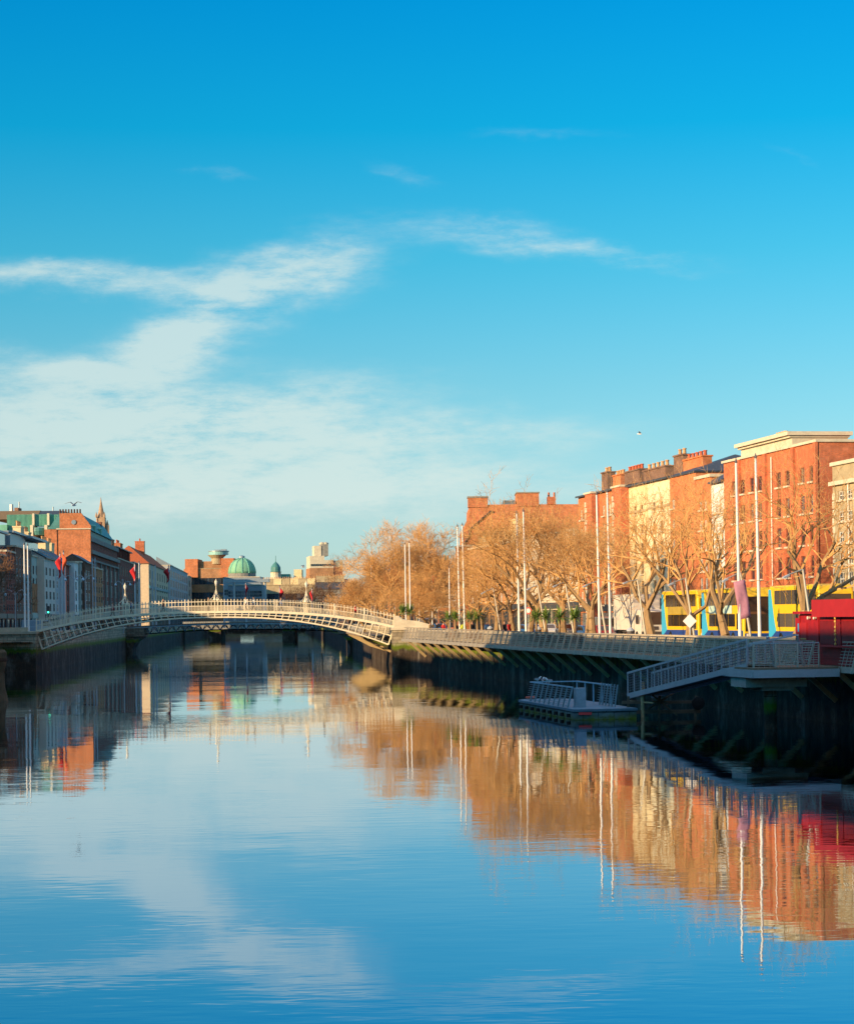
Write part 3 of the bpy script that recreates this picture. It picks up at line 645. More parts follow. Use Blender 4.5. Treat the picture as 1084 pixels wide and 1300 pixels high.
def pontoon():
    Z = 0.62; A = at_Y(730, 915, 122.2); A.z = 0                         # near corner at the water
    L0 = at_Y(655, 898, 138.0); L0.z = 0; e = (L0-A).normalized(); f = Vector((e.y, -e.x, 0)); f = f if f.x > 0 else -f
    L, W = 16.0, 3.6; t = thing('pontoon', 'blue and green floating pontoon with railings moored below the gangway', 'pontoon', A)
    P = lambda a, b, z=0: e*a+f*b+Vector((0, 0, z))
    HUL = wallstone('pontoon_hull', (.16, .22, .22), -.42)
    MB().prism([P(0, 0), P(0, W), P(L-1.2, W), P(L, W-.8), P(L, .6), P(L-1, 0)], -.6, Z-.14).build('hull', HUL, t)
    MB().prism([P(-.06, -.06), P(-.06, W+.06), P(L-1.2, W+.06), P(L+.05, W-.8), P(L+.05, .55), P(L-1, -.06)], Z-.138, Z).build('deck', plain('blue_deck_paint', (.10, .18, .23), .55, var=.3), t)
    m = MB()
    for i in range(9): m.lathe([(.0, -.1), (.12, -.1), (.12, .1), (0, .1)], tuple(P(1.2+i*1.6, -.1, .22)), 8)
    m.build('fender', plain('black_rubber', (.02, .02, .02), .7), t)
    up = UV(0, .30)-UV(0, 0); n = 9
    for i in range(n):                                                   # river side railing
        a, b = 2.2+i*1.25, 2.2+(i+1)*1.25; s = MB(); H = 1.15
        A0, B0, A1, B1 = P(a, .1, Z), P(b, .1, Z), P(a, .1, Z+H)+up, P(b, .1, Z+H)+up
        for k in range(1, 9): s.beam(A0.lerp(A1, k/9), B0.lerp(B1, k/9), .02, .028)
        s.build('railing_panel', PWIRE, t); MB().beam(A0, A1, .09, .06, up=e).build('post', PSTEEL, t)
    m = MB(); m.beam(P(2.2, .1, Z+1.17)+up, P(13.45, .1, Z+1.17)+up, .10, .07); m.beam(P(13.45, .1, Z+1.17)+up, P(13.45, W-.2, Z+1.17), .1, .07)
    m.beam(P(13.45, W-.2, Z+1.17), P(5.0, W-.2, Z+1.17), .1, .07)
    for a in (5.0, 7.1, 9.2, 11.3, 13.45): m.beam(P(a, W-.2, Z), P(a, W-.2, Z+1.17), .08, .06, up=e)
    m.build('top_rail', plain('blue_top_rail', (.25, .42, .52), .5), t)
    for i in range(6):                                                   # second railing by the gangway foot
        a, b = 1.8+i*.72, 1.8+(i+1)*.72; s = MB(); A0, B0 = P(a, W*.78, Z), P(b, W*.78, Z); H = Vector((0, 0, 1.3))+up*.6
        for k in range(1, 9): s.beam(A0+H*k/9, B0+H*k/9, .02, .028)
        s.build('railing_panel', PWIRE, t); MB().beam(A0, A0+H, .08, .06, up=e).build('post', PSTEEL, t)
    m = MB(); m.prism([P(3.0, .8), P(3.0, 1.4), P(3.6, 1.4), P(3.6, .8)], Z+.002, Z+1.1); m.build('control_cabinet', plain('pale_cabinet', (.32, .38, .42), .5), t)
    m = MB(); m.prism([P(.02, .2), P(.02, .95), P(.06, .95), P(.06, .2)], .38, .50); m.prism([P(-.09, .2), P(-.09, .95), P(-.065, .95), P(-.065, .2)], .30, .44)
    m.build('red_reflector', plain('red_reflector', (.8, .06, .06), .4), t)
    m = MB(); m.beam(P(-.02, W+1.0, .9), P(3, W+.3, .9), .08, .08); m.lathe([(.12, -.8), (.12, 2.1)], tuple(P(1.2, W+.7)), 10); m.build('mooring_pile', BRKT, t)
    m = MB()
    vs = [P(L-.6, .8, Z+.12)+Vector((math.cos(q)*.25, math.sin(q)*.25, 0)) for q in [i*math.pi/6 for i in range(13)]]
    m.path(vs, .07, 6); m.build('lifebuoy', plain('orange_lifebuoy', (.75, .12, .04), .5), t)
    return t, P, Z, up
pont, PP, PZ, PUP = pontoon()
def debris():
    t = thing('timber_jetty', 'rusty timber and steel mooring jetty low in the water behind the gangway foot', 'jetty', at_Y(840, 905, 124.0)); t.location.z = 0; m = MB()
    m.beam((-2.3, 0, .9), (2.3, .6, .85), .16, .16); m.beam((-2.3, 0, .35), (2.3, .6, .3), .22, .22)
    for x in (-2.0, -.2, 1.9): m.beam((x, .1, -.8), (x+.1, .1, 1.25), .14, .14, up=(0, 1, 0))
    m.beam((-1.0, .1, .35), (.9, .3, 1.5), .09, .09); m.beam((.9, .1, .1), (-.5, .3, 1.3), .09, .09); m.build('bracing', plain('dark_wet_timber', (.13, .10, .07), .8, var=.3), t)
    MB().lathe([(.18, 0), (.38, .05), (.38, .2), (.18, .25)], (2.1, -.15, .8), 14, axis='y').build('tyre_fender', plain('black_rubber', (.02, .02, .02), .7), t)
debris()
# ------------------------------------------------------------------ red kiosk on the boardwalk
def kiosk():
    o = UV(98.0, 40.15); t = thing('kiosk', 'red wooden kiosk with a raised serving hatch standing on the boardwalk', 'kiosk', (o.x, o.y, 3.22), ROT_R)
    RED = plain('red_painted_boards', (.31, .008, .010), .5, var=.35, scale=2.2); RD2 = plain('bright_red_panel', (.36, .014, .014), .5, var=.12)
    # local x runs towards the camera (u down): x from -13.6 to 0; y towards the land
    m = MB(); m.box(-12.6, 0, 0, 2.1, 0, 2.66)
    for k in range(1, 9): m.box(-9.6, -3.4, -.02, -.002, .1+k*.28, .12+k*.28)
    for x in (-12.55, -9.7, -6.5, -3.3, -.06): m.box(x-.05, x+.05, -.05, -.021, 0, 2.6)
    m.build('body', RED, t)
    MB().box(-9.5, -6.6, -.03, -.0215, 1.1, 2.3).build('shutter', plain('dark_red_shutter', (.17, .006, .008), .5, var=.3, scale=3), t); MB().box(-6.4, -3.4, -.03, -.0215, 1.1, 2.3).build('shutter', plain('dark_red_shutter', (.17, .006, .008), .5), t)
    m = MB()
    for z_ in (.35, .7): m.box(-9.6, -.1, -.045, -.031, z_, z_+.03)
    m.build('trim', RD2, t)
    m = MB(); m.box(-13.7, -12.602, .15, 1.9, 0, 2.45); m.build('side_cabinet', RED, t)
    MB().box(-12.75, .2, -.35, 2.2, 2.662, 2.80).build('roof', RED, t)
    MB().box(-9.3, .1, -.55, -.36, 2.5, 3.40).build('hatch', RD2, t)
    MB().box(-12.5, -11.5, -.03, -.002, .1, 2.2).build('door', RD2, t); MB().box(-12.45, -11.55, -.045, -.031, 1.3, 1.36).build('door_trim', plain('gilt_trim', (.6, .36, .08), .5), t)
    MB().box(-9.2, -3.6, -.45, -.004, .95, 1.02).build('counter', RD2, t)
    m = MB(); pts = [(-6.3, -.40, 2.45-.22*i+.04*math.sin(i*2)) for i in range(7)]
    for p in pts: m.lathe([(.0, -.07), (.06, -.04), (.06, .04), (0, .07)], p, 6)
    m.path(pts, .02, 4); m.build('hanging_string', plain('gilt_trim', (.6, .36, .08), .5), t)
    for x in (-10.9, -10.0): MB().lathe([(0, -.02), (.09, 0), (.07, .16), (0, .2)], (x, -.2, 2.45), 8, axis='y').build('spotlight', WPAINT, t)
    MB().box(-13.3, -12.9, .12, .148, 1.7, 2.15).build('notice', plain('blue_notice', (.06, .25, .45), .5), t)
kiosk()
# ------------------------------------------------------------------ right bank buildings (photo columns -> places on the street front)
def rbuild(name, label, x0, x1, top, wall, ncol, nfl, D=12, **k):
    loc, W = rb(x0, x1); H = top-G0; ww = k.pop('ww', 1.1); cols = k.pop('cols', None); mg = k.pop('margin', .8); tp = k.pop('tp', 1.3)
    cols = [c*W for c in cols] if cols else None
    return building(name, label, loc, ROT_R, W, D, H, wall, layout(W, H, ncol, nfl, 4.0, tp, ww, mg, cols), gf=4.0, **k)+(W, H)
# pale corner building at the right edge
b, r, W, H = rbuild('terraced_building', 'pale stone building with cream sash windows at the right edge of the photo', 1059, 1150, 16.9, TANST, 7, 5, D=14, cols=None)
m = MB().box(-.15, W+.1, -.3, -.002, H-1.5, H-1.2); m.build('cornice', LIMEST, b)
m = MB()
for k in range(18): m.box(-.02, .5 if k % 2 else .32, -.05, -.003, .2+k*.62, .2+k*.62+.5)
m.build('quoins', LIMEST, b)
MB().tube((3.4, -.12, .2), (3.4, -.12, H-1.3), .05).build('drainpipe', WPAINT, b)
# big red brick block
X = [923, 941, 978, 1009, 1040]
loc, W = rb(921, 1040.5); ws = []
fx = lambda px: (Vector((*loc, 0))-Vector((on_v(px, 783, 58.4).x, on_v(px, 783, 58.4).y, 0))).length
H = 19.0-G0
rows = [(6.2, 1.55), (8.75, 1.6), (11.2, 1.55), (13.65, 1.45), (16.05, 1.2)]
for px in (934, 945, 956.5, 966.5, 990.5, 1001.8, 1020.5, 1032.5):
    for z, h in rows: ws.append((fx(px), z-G0, 1.0, h))
b, r = building('brick_building', 'tall red brick block with a stone attic cornice and a bare side wall', loc, ROT_R, W, 15, H, BR_RED, ws, frame=plain('brown_window_frame', (.22, .07, .05), .5), gf=3.8, coping=.18)
xa, xb_ = fx(944), fx(1009)
a = MB(); a.box(xa, xb_, -.04, 4.6, H+.2, H+.95); a.box(xa-.35, xb_+.3, -.55, 4.9, H+.952, H+1.25); a.box(xa-.15, xb_+.12, -.3, 4.7, H+.78, H+.95-.003); a.build('attic', LIMEST, b)
a = MB()
for k in range(4): a.lathe([(.2, H+1.252), (.16, H+1.9), (.22, H+1.95), (.2, H+2.05)], (xa+2.2+k*.62, 2.5, 0), 8)
a.build('chimney_pot', POT, b)
a = MB()
for px in (941.5, 975, 1010.5, 1039.2): x = fx(px); a.box(x-.28, x+.28, -.22, -.003, .3, H-.02)
a.build('pilasters', BR_RED, b)
x = fx(983); MB().tube((x, -.12, .2), (x, -.12, H-.4), .05).build('drainpipe', WPAINT, b)
MB().box(0, W, -.10, -.003, 4.05, 4.35).build('string_course', LIMEST, b)
# pale narrow house, brick houses, cream houses, quoined block
b, r, W, H = rbuild('terraced_house', 'narrow pale blue-white house under a steep dark slate roof', 905, 921.3, 17.5, WHITE_W, 2, 5, D=10, ww=.9, roof='gable', rh=2.6)
b, r, W, H = rbuild('terraced_house', 'narrow orange brick house beside the pale blue-white house', 885.5, 904.8, 18.1, BR_OR, 2, 5, D=9, ww=.8, cols=[.3, .62])
b, r, W, H = rbuild('terraced_house', 'orange brick house, mostly blank wall, big chimney group on a hipped slate roof', 852.5, 885.2, 18.8, BR_OR, 1, 5, D=10, ww=.85, roof='hip', rh=1.9, cols=[.12], coping=.12, cornice=SLATE)
lo = rb(852.5, 885.2)[0]; chim_px(r, lo, 861, 872, 571, 578.5, 2.6, 2, BR_BRN, POT, H); chim_px(r, lo, 873, 898, 577, 583.5, 2.4, 5, BR_OR, POTR, H)
b, r, W, H = rbuild('terraced_house', 'cream rendered house with a row of clay chimney pots, next to orange brick house', 824.3, 852.2, 18.9, CREAM, 3, 5, frame=plain('tan_window_frame', (.34, .22, .11), .5), D=11, ww=1.0, roof='gable', rh=.9, cols=[.28, .62])
m = MB().box(0, W, -.1, -.003, 12.6, 12.8).build('string_course', TANST, b)
lo = rb(824.3, 852.2)[0]; chim_px(r, lo, 822, 850, 590, 597, 2.2, 5, BR_BRN, POT, H)
b, r, W, H = rbuild('terraced_house', 'warm yellow rendered house with flat front beside the quoined brick block', 800.3, 824, 18.9, YELLOW, 2, 5, frame=plain('tan_window_frame', (.34, .22, .11), .5), D=11, ww=.95, roof='gable', rh=.8, cols=[.33, .68])
MB().box(0, W, -.1, -.003, 12.5, 12.7).build('string_course', TANST, b)
lo = rb(800.3, 824)[0]; chim_px(r, lo, 798, 817, 593, 599, 2.2, 5, BR_BRN, POTR, H)
loc, W = rb(736, 800); H = 19.0-G0
f2 = lambda px: (Vector((*loc, 0))-Vector((on_v(px, 783, 58.4).x, on_v(px, 783, 58.4).y, 0))).length
ws = []
for px in (739.6, 743.6, 747.6, 768, 776, 780, 784):
    for z, h in ((7.0, 1.5), (9.5, 1.5), (12.0, 1.45), (14.2, 1.3), (16.4, 1.1)): ws.append((f2(px), z-G0, .85, h))
b, r = building('brick_building', 'orange brick block with stone quoins on two projecting bays, left of the cream houses', loc, ROT_R, W, 12, H, BR_OR, ws, roof='gable', rh=1.0, frame=plain('cream_frames', (.8, .72, .55), .5))
for a0, a1 in ((753.5, 762.5), (788.5, 799.5)):
    w0, w1 = f2(a0), f2(a1)
    q = MB().box(w0, w1, -.8, -.003, 0, H-.1).build('projecting_bay', BR_RED, b)
    q2 = MB()
    for k in range(23):
        e = .85 if k % 2 else .55; q2.box(w0-.03, w0+e, -.86, -.802, .1+k*.63, .1+k*.63+.52)
    q2.build('quoins', LIMEST, q); MB().box(w0-.15, w1+.1, -.95, .3, H-.098, H+.1).build('coping', LIMEST, q)
chim_px(r, loc, 768.5, 776, 594, 600, 3, 2, BR_BRN, POT, H); chim_px(r, loc, 783, 793, 598, 603.5, 3.2, 3, BR_OR, POT, H)
# low pale block behind the big plane trees, shops below
b, r, W, H = rbuild('shop_building', 'low pale rendered building with dark shopfronts behind the plane trees', 655.5, 735.6, 15.4, plain('pale_stucco', (.60, .50, .36), .85, var=.25, scale=.8), 12, 4, D=13, ww=1.2)
b, r, W, H = rbuild('terraced_building', 'old tan brick building with a long row of chimney pots, left of the pale shops', 596, 655, 15.2, BR_TAN, 9, 4, D=11, ww=1.1)
lo = rb(596, 655)[0]; chim_px(b, lo, 610, 648, 675, 681, 2.5, 12, TANST, POT, H); chim_px(b, lo, 651, 658, 652, 660, 3, 2, YELLOW, POT, H)
b, r, W, H = rbuild('terraced_building', 'narrow orange building at the far end of the sunlit row, by the tall masts', 579.5, 590, 15.8, BR_OR, 2, 4, D=10, ww=1.0)
# tall brick gable behind
g0 = at_Y(588.5, 783, 305); g = thing('warehouse', 'tall orange brick warehouse with a huge blank gable and corner stacks', 'warehouse', (g0.x, g0.y, G0), 0)
Hh = 21.5-G0; k = 305/F
w = MB(); zz = lambda py: EYE-(py-783-.3)*305/F-G0
poly = [(0, 0), (0, zz(672)), (.5, zz(664)), (1.0, zz(655)), (1.1, zz(642)), ((655-588.5)*k, zz(642)), ((735-588.5)*k+2, zz(643)), ((735-588.5)*k+2, 0)]
w.slab(poly, 0, 24, 'y'); w.build('wall', BR_OR, g)
w = MB(); w.box((596-588.5)*k, (621-588.5)*k, -.15, 2.6, zz(645), zz(633)); w.build('chimney_stack', BR_OR, g)
w = MB(); w.box((596-588.5)*k-.1, (621-588.5)*k+.1, -.25, 2.7, zz(633)+.002, zz(631)); w.build('stack_cap', GREYST, g)
w = MB(); w.box((658-588.5)*k, (686-588.5)*k, -.12, 6, zz(645), zz(628)); w.build('chimney_stack', BR_OR, g)
w = MB(); w.box((657-588.5)*k, (687-588.5)*k, -.25, 6.2, zz(628)+.002, zz(626.5)); w.build('stack_cap', GREYST, g)
w = MB(); w.box((641-588.5)*k, (656-588.5)*k, 1, 4, zz(642), zz(636)); 
for i in range(4): w.box((641-588.5)*k-.1, (656-588.5)*k-.1, .85, .99, zz(641.5)+i*.15, zz(641.5)+i*.15+.06)
w.build('roof_vent', LEAD, g)
w = MB(); w.box((697-588.5)*k, (707-588.5)*k, 0, 2, zz(643), zz(633)); w.tube(((699-588.5)*k, 1, zz(633)), ((699-588.5)*k, 1, zz(627)), .15); w.tube(((706-588.5)*k, 1, zz(633)), ((706-588.5)*k, 1, zz(627)), .15); w.build('chimney_stack', BR_RED, g)
w = MB(); w.path([((624-588.5)*k, -.12, zz(651)), ((614-588.5)*k, -.12, zz(659)), ((597-588.5)*k, -.12, zz(674)), ((597-588.5)*k, -.12, zz(681)), ((590-588.5)*k, -.12, zz(692))], .11, 6)
w.box((622.5-588.5)*k, (626-588.5)*k, -.3, -.01, zz(652), zz(649.5)); w.build('drainpipe', plain('black_iron', (.03, .03, .035), .5), g)
# church tower cap far behind the trees
def far_tower(name, label, px, Y, w_px, ytop, ybase, wall, capm, cat, dome=True):
    p = at_Y(px, 783, Y); k = Y/F; z = lambda y: EYE-(y-783+ROLL*(px-542))*k-G0; h = z(ybase); r = w_px*k/2
    t = thing(name, label, cat, (p.x, p.y, G0)); MB().box(-r, r, -r, r, 0, h).build('tower', wall, t)
    MB().lathe([(r*1.05, h+.002), (r*1.0, h+(z(ytop)-h)*.4), (r*.6, h+(z(ytop)-h)*.8), (r*.1, z(ytop)), (r*.05, z(ytop)+1.2)] if dome else [(r*1.1, h+.002), (r*.05, z(ytop))], (0, 0, 0), 12).build('cap', capm, t)
far_tower('clock_tower', 'small brick tower with a green domed cap showing over the trees', 566.5, 520, 7.5, 705, 713, BR_PNK, COPPER, 'tower')
# ------------------------------------------------------------------ left bank buildings
OFF = 58.0
def lb(x, off=OFF): a = (x-542)/F; Y = (off-.069*260)/(-a-.069); return Vector((-off-.069*(Y-260), Y, 0))
ROT_L = math.pi/2+math.atan(.069)
def lbuild(name, label, x0, x1, ytop, wall, ncol, nfl, D=12, **k):
    off = k.pop('off', OFF); A, B = lb(x0, off), lb(x1, off); a, b = AB(x0, ytop); H = EYE-b*A.y/F-G0; W = (B-A).length-.05
    wr = k.pop('wr', None); hr = k.pop('hr', .66)
    ww = k.pop('ww', 1.2); cols = k.pop('cols', None); mg = k.pop('margin', .8); tp = k.pop('tp', 1.2)
    wins = layout(W, H, ncol, nfl, 3.8, tp, ww, mg, cols)
    if wr:
        p = W/ncol; fh = (H-3.8-tp)/nfl; wins = [(p*(i+.5), 3.8+fh*j+fh*(1-hr)*.5, p*wr, fh*hr) for i in range(ncol) for j in range(nfl)]
    return building(name, label, (A.x, A.y), ROT_L, W, D, H, wall, wins, gf=3.8, **{'inset': .045, 'pane': GLASS_D, **k})+(W, H)
lbuild('terraced_building', 'brown brick building at the left edge behind bare branches', -30, 8, 698, BR_BRN, 6, 5, wr=.42, frame=DPAINT, sill=False)
b, r, W, H = lbuild('terraced_building', 'dark brick building with a glazed blue attic storey, near the left edge', 8.3, 20, 700, BR_VIC, 4, 5, wr=.42, frame=DPAINT, sill=False)
MB().box(.4, W-.4, 1.2, 10, H+.25, H+2.9).build('attic_storey', GLASS_B, b); m = MB().box(.1, W-.1, .9, 10.3, H+2.902, H+3.2); m.build('roof', LEAD, b)
chimney(b, W*.75, 5, H+.3, 1.6, 2.5, 3.6, 3, BR_BRN)
b, r, W, H = lbuild('office_building', 'grey brick office with blue metal top floor behind two tall masts', 20.3, 40, 694, BR_BRN, 5, 5, wr=.36, style='plain', frame=LEAD, sill=False)
MB().box(.6, W-.6, .8, 11, H+.25, H+2.2).build('attic_storey', LEAD, b); MB().box(.2, W, .2, 11.5, H+2.202, H+2.5).build('roof', LEAD, b)
A, B = lb(41), lb(57)
b, r, W, H = lbuild('office_building', 'pale teal and sunlit orange building with a glass penthouse', 41, 57, 706, TEAL, 4, 4, wr=.45, hr=.72, frame=DPAINT, style='plain', shopm=TEAL, sill=False)
fr = MB(); fh = (H-5.0)/4; hl = [(W/4*(i+.5)-W/4*.225, W/4*(i+.5)+W/4*.225, 3.8+fh*j+fh*.14, 3.8+fh*j+fh*.86) for i in range(4) for j in range(4)]
front(fr, W, 3.9, H*.66, [q for q in hl if q[3] < H*.66], y=-.05, rev=.05); fr.build('brick_facing', BR_TAN, b, fixn=False)
MB().box(.3, W-.3, 1.0, 10, H+.25, H+2.6).build('penthouse', GLASS_B, b); m = MB().box(-3.5, W, -.6, 10.5, H+2.8, H+3.15); m.build('roof', LEAD, b)
m = MB()
for i in range(9): m.tube((.1+W/8*i*.99, .05, H+.25), (.1+W/8*i*.99, .05, H+1.3), .04, n=4)
m.beam((.1, .05, H+1.3), (W-.1, .05, H+1.3), .05, .06); m.build('balustrade', LEAD, b)
b, r, W, H = lbuild('terraced_building', 'pale blue-grey building with bays and a steep slate roof behind red flags', 57.3, 71, 708, PALE, 3, 4, wr=.42, roof='gable', rh=2.4, frame=DPAINT, D=9, off=56.8, sill=False)
MB().box(-.4, -.003, -.02, 4.2, 0, H-.2).build('end_wall', plain('pale_cream_paint', (.80, .70, .56), .7, var=.08), b)
chimney(r, W*.15, 4.5, H+2.7, 5, 1.3, 2.4, 6, YELLOW); chimney(r, W*.75, 4.5, H+2.4, 4, 1.3, 2.2, 5, YELLOW)
b, r, W, H = lbuild('terraced_house', 'light blue-grey house with dark windows directly behind the red flags', 71.2, 84, 711, BLUEG, 3, 4, wr=.36, roof='gable', rh=2.4, frame=WPAINT, D=9, off=57.2, sill=False)
b, r, W, H = lbuild('terraced_house', 'reddish brown brick house with a hipped roof, left of the white narrow house', 84.3, 95, 717, BR_VIC, 3, 4, wr=.4, frame=DPAINT, sill=False, roof='gable', rh=3.0, D=9)
chimney(r, W*.25, 4.5, H+2.2, 7, 1.4, 2.2, 7, YELLOW); chimney(r, W*.85, 4.5, H+2.2, 5, 1.4, 2.2, 5, YELLOW)
b, r, W, H = lbuild('terraced_house', 'narrow white house with dark windows on the left quay', 95.2, 102.5, 714, WHITE_W, 2, 4, wr=.36, hr=.7, frame=DPAINT, sill=False, D=9, off=57)
b, r, W, H = lbuild('terraced_house', 'narrow grey-green house right of the white narrow house', 102.7, 108.5, 714, plain('grey_green_render', (.34, .38, .34), .8), 2, 4, wr=.4, frame=DPAINT, sill=False, D=9, off=56.6)
b, r, W, H = lbuild('terraced_house', 'brown brick terrace with pale window frames before the large corner block', 108.8, 118.5, 714, BR_BRN, 3, 4, wr=.42, frame=WPAINT, sill=False, D=5, roof='gable', rh=1.6, off=56)
b, r, W, H = lbuild('terraced_house', 'low brown brick house with dark windows before the large corner block', 118.7, 131, 721, BR_TAN, 4, 4, wr=.42, frame=DPAINT, sill=False, D=2.2, off=55.6)
# large Victorian corner block with copper mansard and lit gable
A = lb(115); k = A.y/F
b, r, W, H = lbuild('corner_building', 'large dark red corner block with green copper mansard and an orange blank gable', 115, 150, 700, BR_VIC, 6, 3, D=7.5, wr=.4, hr=.74, frame=LEAD, sill=False, tp=2.4, roof='none', shopm=GREYST)
m = MB(); m.box(-.2, W+.2, -.7, -.003, H-.5, H+.3); m.box(-.2, W+.2, -.45, -.004, H-2.0, H-1.6); m.box(-.1, W+.1, -.3, -.005, 3.4, 4.3); m.build('cornice', GREYST, b)
m = MB()
for i in range(7): x = W*i/6; m.box(x-.7, x+.7, -.35, -.006, 4.302, H-2.0-.003)
m.build('pilasters', GREYST, b)
m = MB(); m.box(0, W, 0, 7, H+.302, H+2.2); m.build('attic_storey', BR_VIC, b); MB().box(-.1, W+.1, -.4, .2, H+2.202, H+3.2).build('balustrade', GREYST, b)
zA = lambda y: EYE-(y-783-5.5)*k-G0
m = MB(); m.box(.6, W*.9, .8, 9, H+2.2, zA(671)); m.build('attic_storey', COPPER_D, b)
m = MB(); m.frus((W*.45, 4.5), W*.45-.4, 4.2, zA(671)+.002, zA(650), W*.45-2.5, 2.0); rf = m.build('roof', COPPER_D, b)
m = MB()
for i in range(3):
    x = 2.5+i*W*.2; m.box(x, x+2.2, .3, 3, zA(671), zA(663)); m.lathe([(1.2, zA(663)), (.8, zA(661.5)), (.1, zA(660.5))], (x+1.1, 1.2, 0), 10)
m.build('dormer', COPPER, rf)
chimney(rf, W*.72, 3, zA(668), 2, 2, 3.2, 3, BR_VIC)
m = MB(); m.box(-1.0, -.003, -.3, 6.8, 0, zA(672.5)); m.box(-1.2, 0, 6.8, 9.4, 0, zA(672.5)+.1); m.build('gable_wall', BR_OR, b)
# upper lit gable: stepping back
m = MB(); m.slab([(-.4, zA(672)), (-.4, zA(668)), (1.6, zA(651.5)), (6.2, zA(651.5)), (6.2, zA(672))], -.9, .55, 'x'); m.build('gable_wall', BR_OR, b)
MB().box(-1.15, .2, -.4, 6.9, zA(672)-.002, zA(670.6)).build('string_course', LIMEST, b)
m = MB().lathe([(.5, -1.05), (.5, -.94)], (0, 3.2, zA(663)), 16, axis='x'); m.build('round_window', LEAD, b)
m = MB()
for i in range(8): m.lathe([(.22, zA(651.5)), (.18, zA(651.5)+.9)], (-.2, 1.9+i*.6, 0), 6)
m.build('chimney_pot', plain('dark_clay', (.10, .06, .05), .8), b)
b, r, W, H = lbuild('terraced_building', 'red ornate brick building with a dark colonnaded attic and two orange stacks', 150.4, 170, 709, BR_VIC, 7, 4, wr=.42, hr=.7, frame=DPAINT, sill=False, shopm=GREYST, D=14)
m = MB(); m.box(.2, W*.95, .8, 10, H+.25, H+2.9)
for i in range(9): x = .4+W*.94*i/9; m.box(x, x+.7, .3, .79, H+.25, H+2.7)
m.build('attic_storey', BR_VIC, b); m = MB().box(0, W, .1, 10.3, H+2.902, H+3.2); rf = m.build('roof', SLATE, b)
chimney(rf, W*.2, 3, H+3.2, 9, 2, 1.8, 5, BR_OR, POTR); chimney(rf, W*.72, 3, H+3.2, 9, 2, 1.8, 5, BR_OR, POTR)
b, r, W, H = lbuild('terraced_building', 'dark set-back building between the ornate red block and the cream corner building', 170.5, 179, 714, BR_BRN, 3, 4, wr=.4, D=12, sill=False)
A = lb(189)
b, r, W, H = lbuild('corner_building', 'cream corner building with arched windows under a terracotta tiled hipped roof', 189.5, 216, 716, plain('buff_render', (.66, .50, .33), .85, var=.15), 9, 4, D=13, wr=.36, hr=.72, sill=False, roof='hip', roofm=TILE, rh=6.0, frame=DPAINT, style='plain', cornice=plain('tile_eaves', (.20, .12, .08), .8))
m = MB()
for z in (H*.30, H*.62): m.box(-.1, W, -.25, -.003, z, z+.9)
m.build('frieze', plain('blue_green_frieze', (.10, .26, .28), .5), b)
for q in range(4):
    for yy in (4.2, 9.0): add_window(b, -.12, yy, 4.4+q*(H-5)/4, 1.5, 2.6, DPAINT, 'plain', rz=-math.pi/2, sill=False)
chimney(r, W*.42, 6, H+4.2, 4.2, 3, 4.6, 2, BR_RED, POTR)
b, r, W, H = lbuild('office_building', 'glassy pale blue building with white bands beyond the cream corner building', 216.4, 239, 718, BLUEG, 8, 5, wr=.55, hr=.8, style='plain', D=12, sill=False, frame=WPAINT)
m = MB()
for i in range(5): m.add([(W*i/5+1, -.3, H+.3), (W*(i+1)/5-1, -.3, H+.3), (W*(i+1)/5-1, 5, H+3.4), (W*i/5+1, 5, H+3.4), (W*i/5+1, 5, H+.3), (W*(i+1)/5-1, 5, H+.3)], [(0,1,2,3),(0,3,4),(1,5,2),(3,2,5,4),(0,4,5,1)])
m.build('rooflight', GLASS_B, b)
b, r, W, H = lbuild('office_building', 'plain beige-grey building with narrow windows left of the bushy orange tree', 239.4, 262, 731, plain('beige_render', (.42, .38, .30), .8), 8, 4, wr=.3, sill=False, D=14, frame=DPAINT)
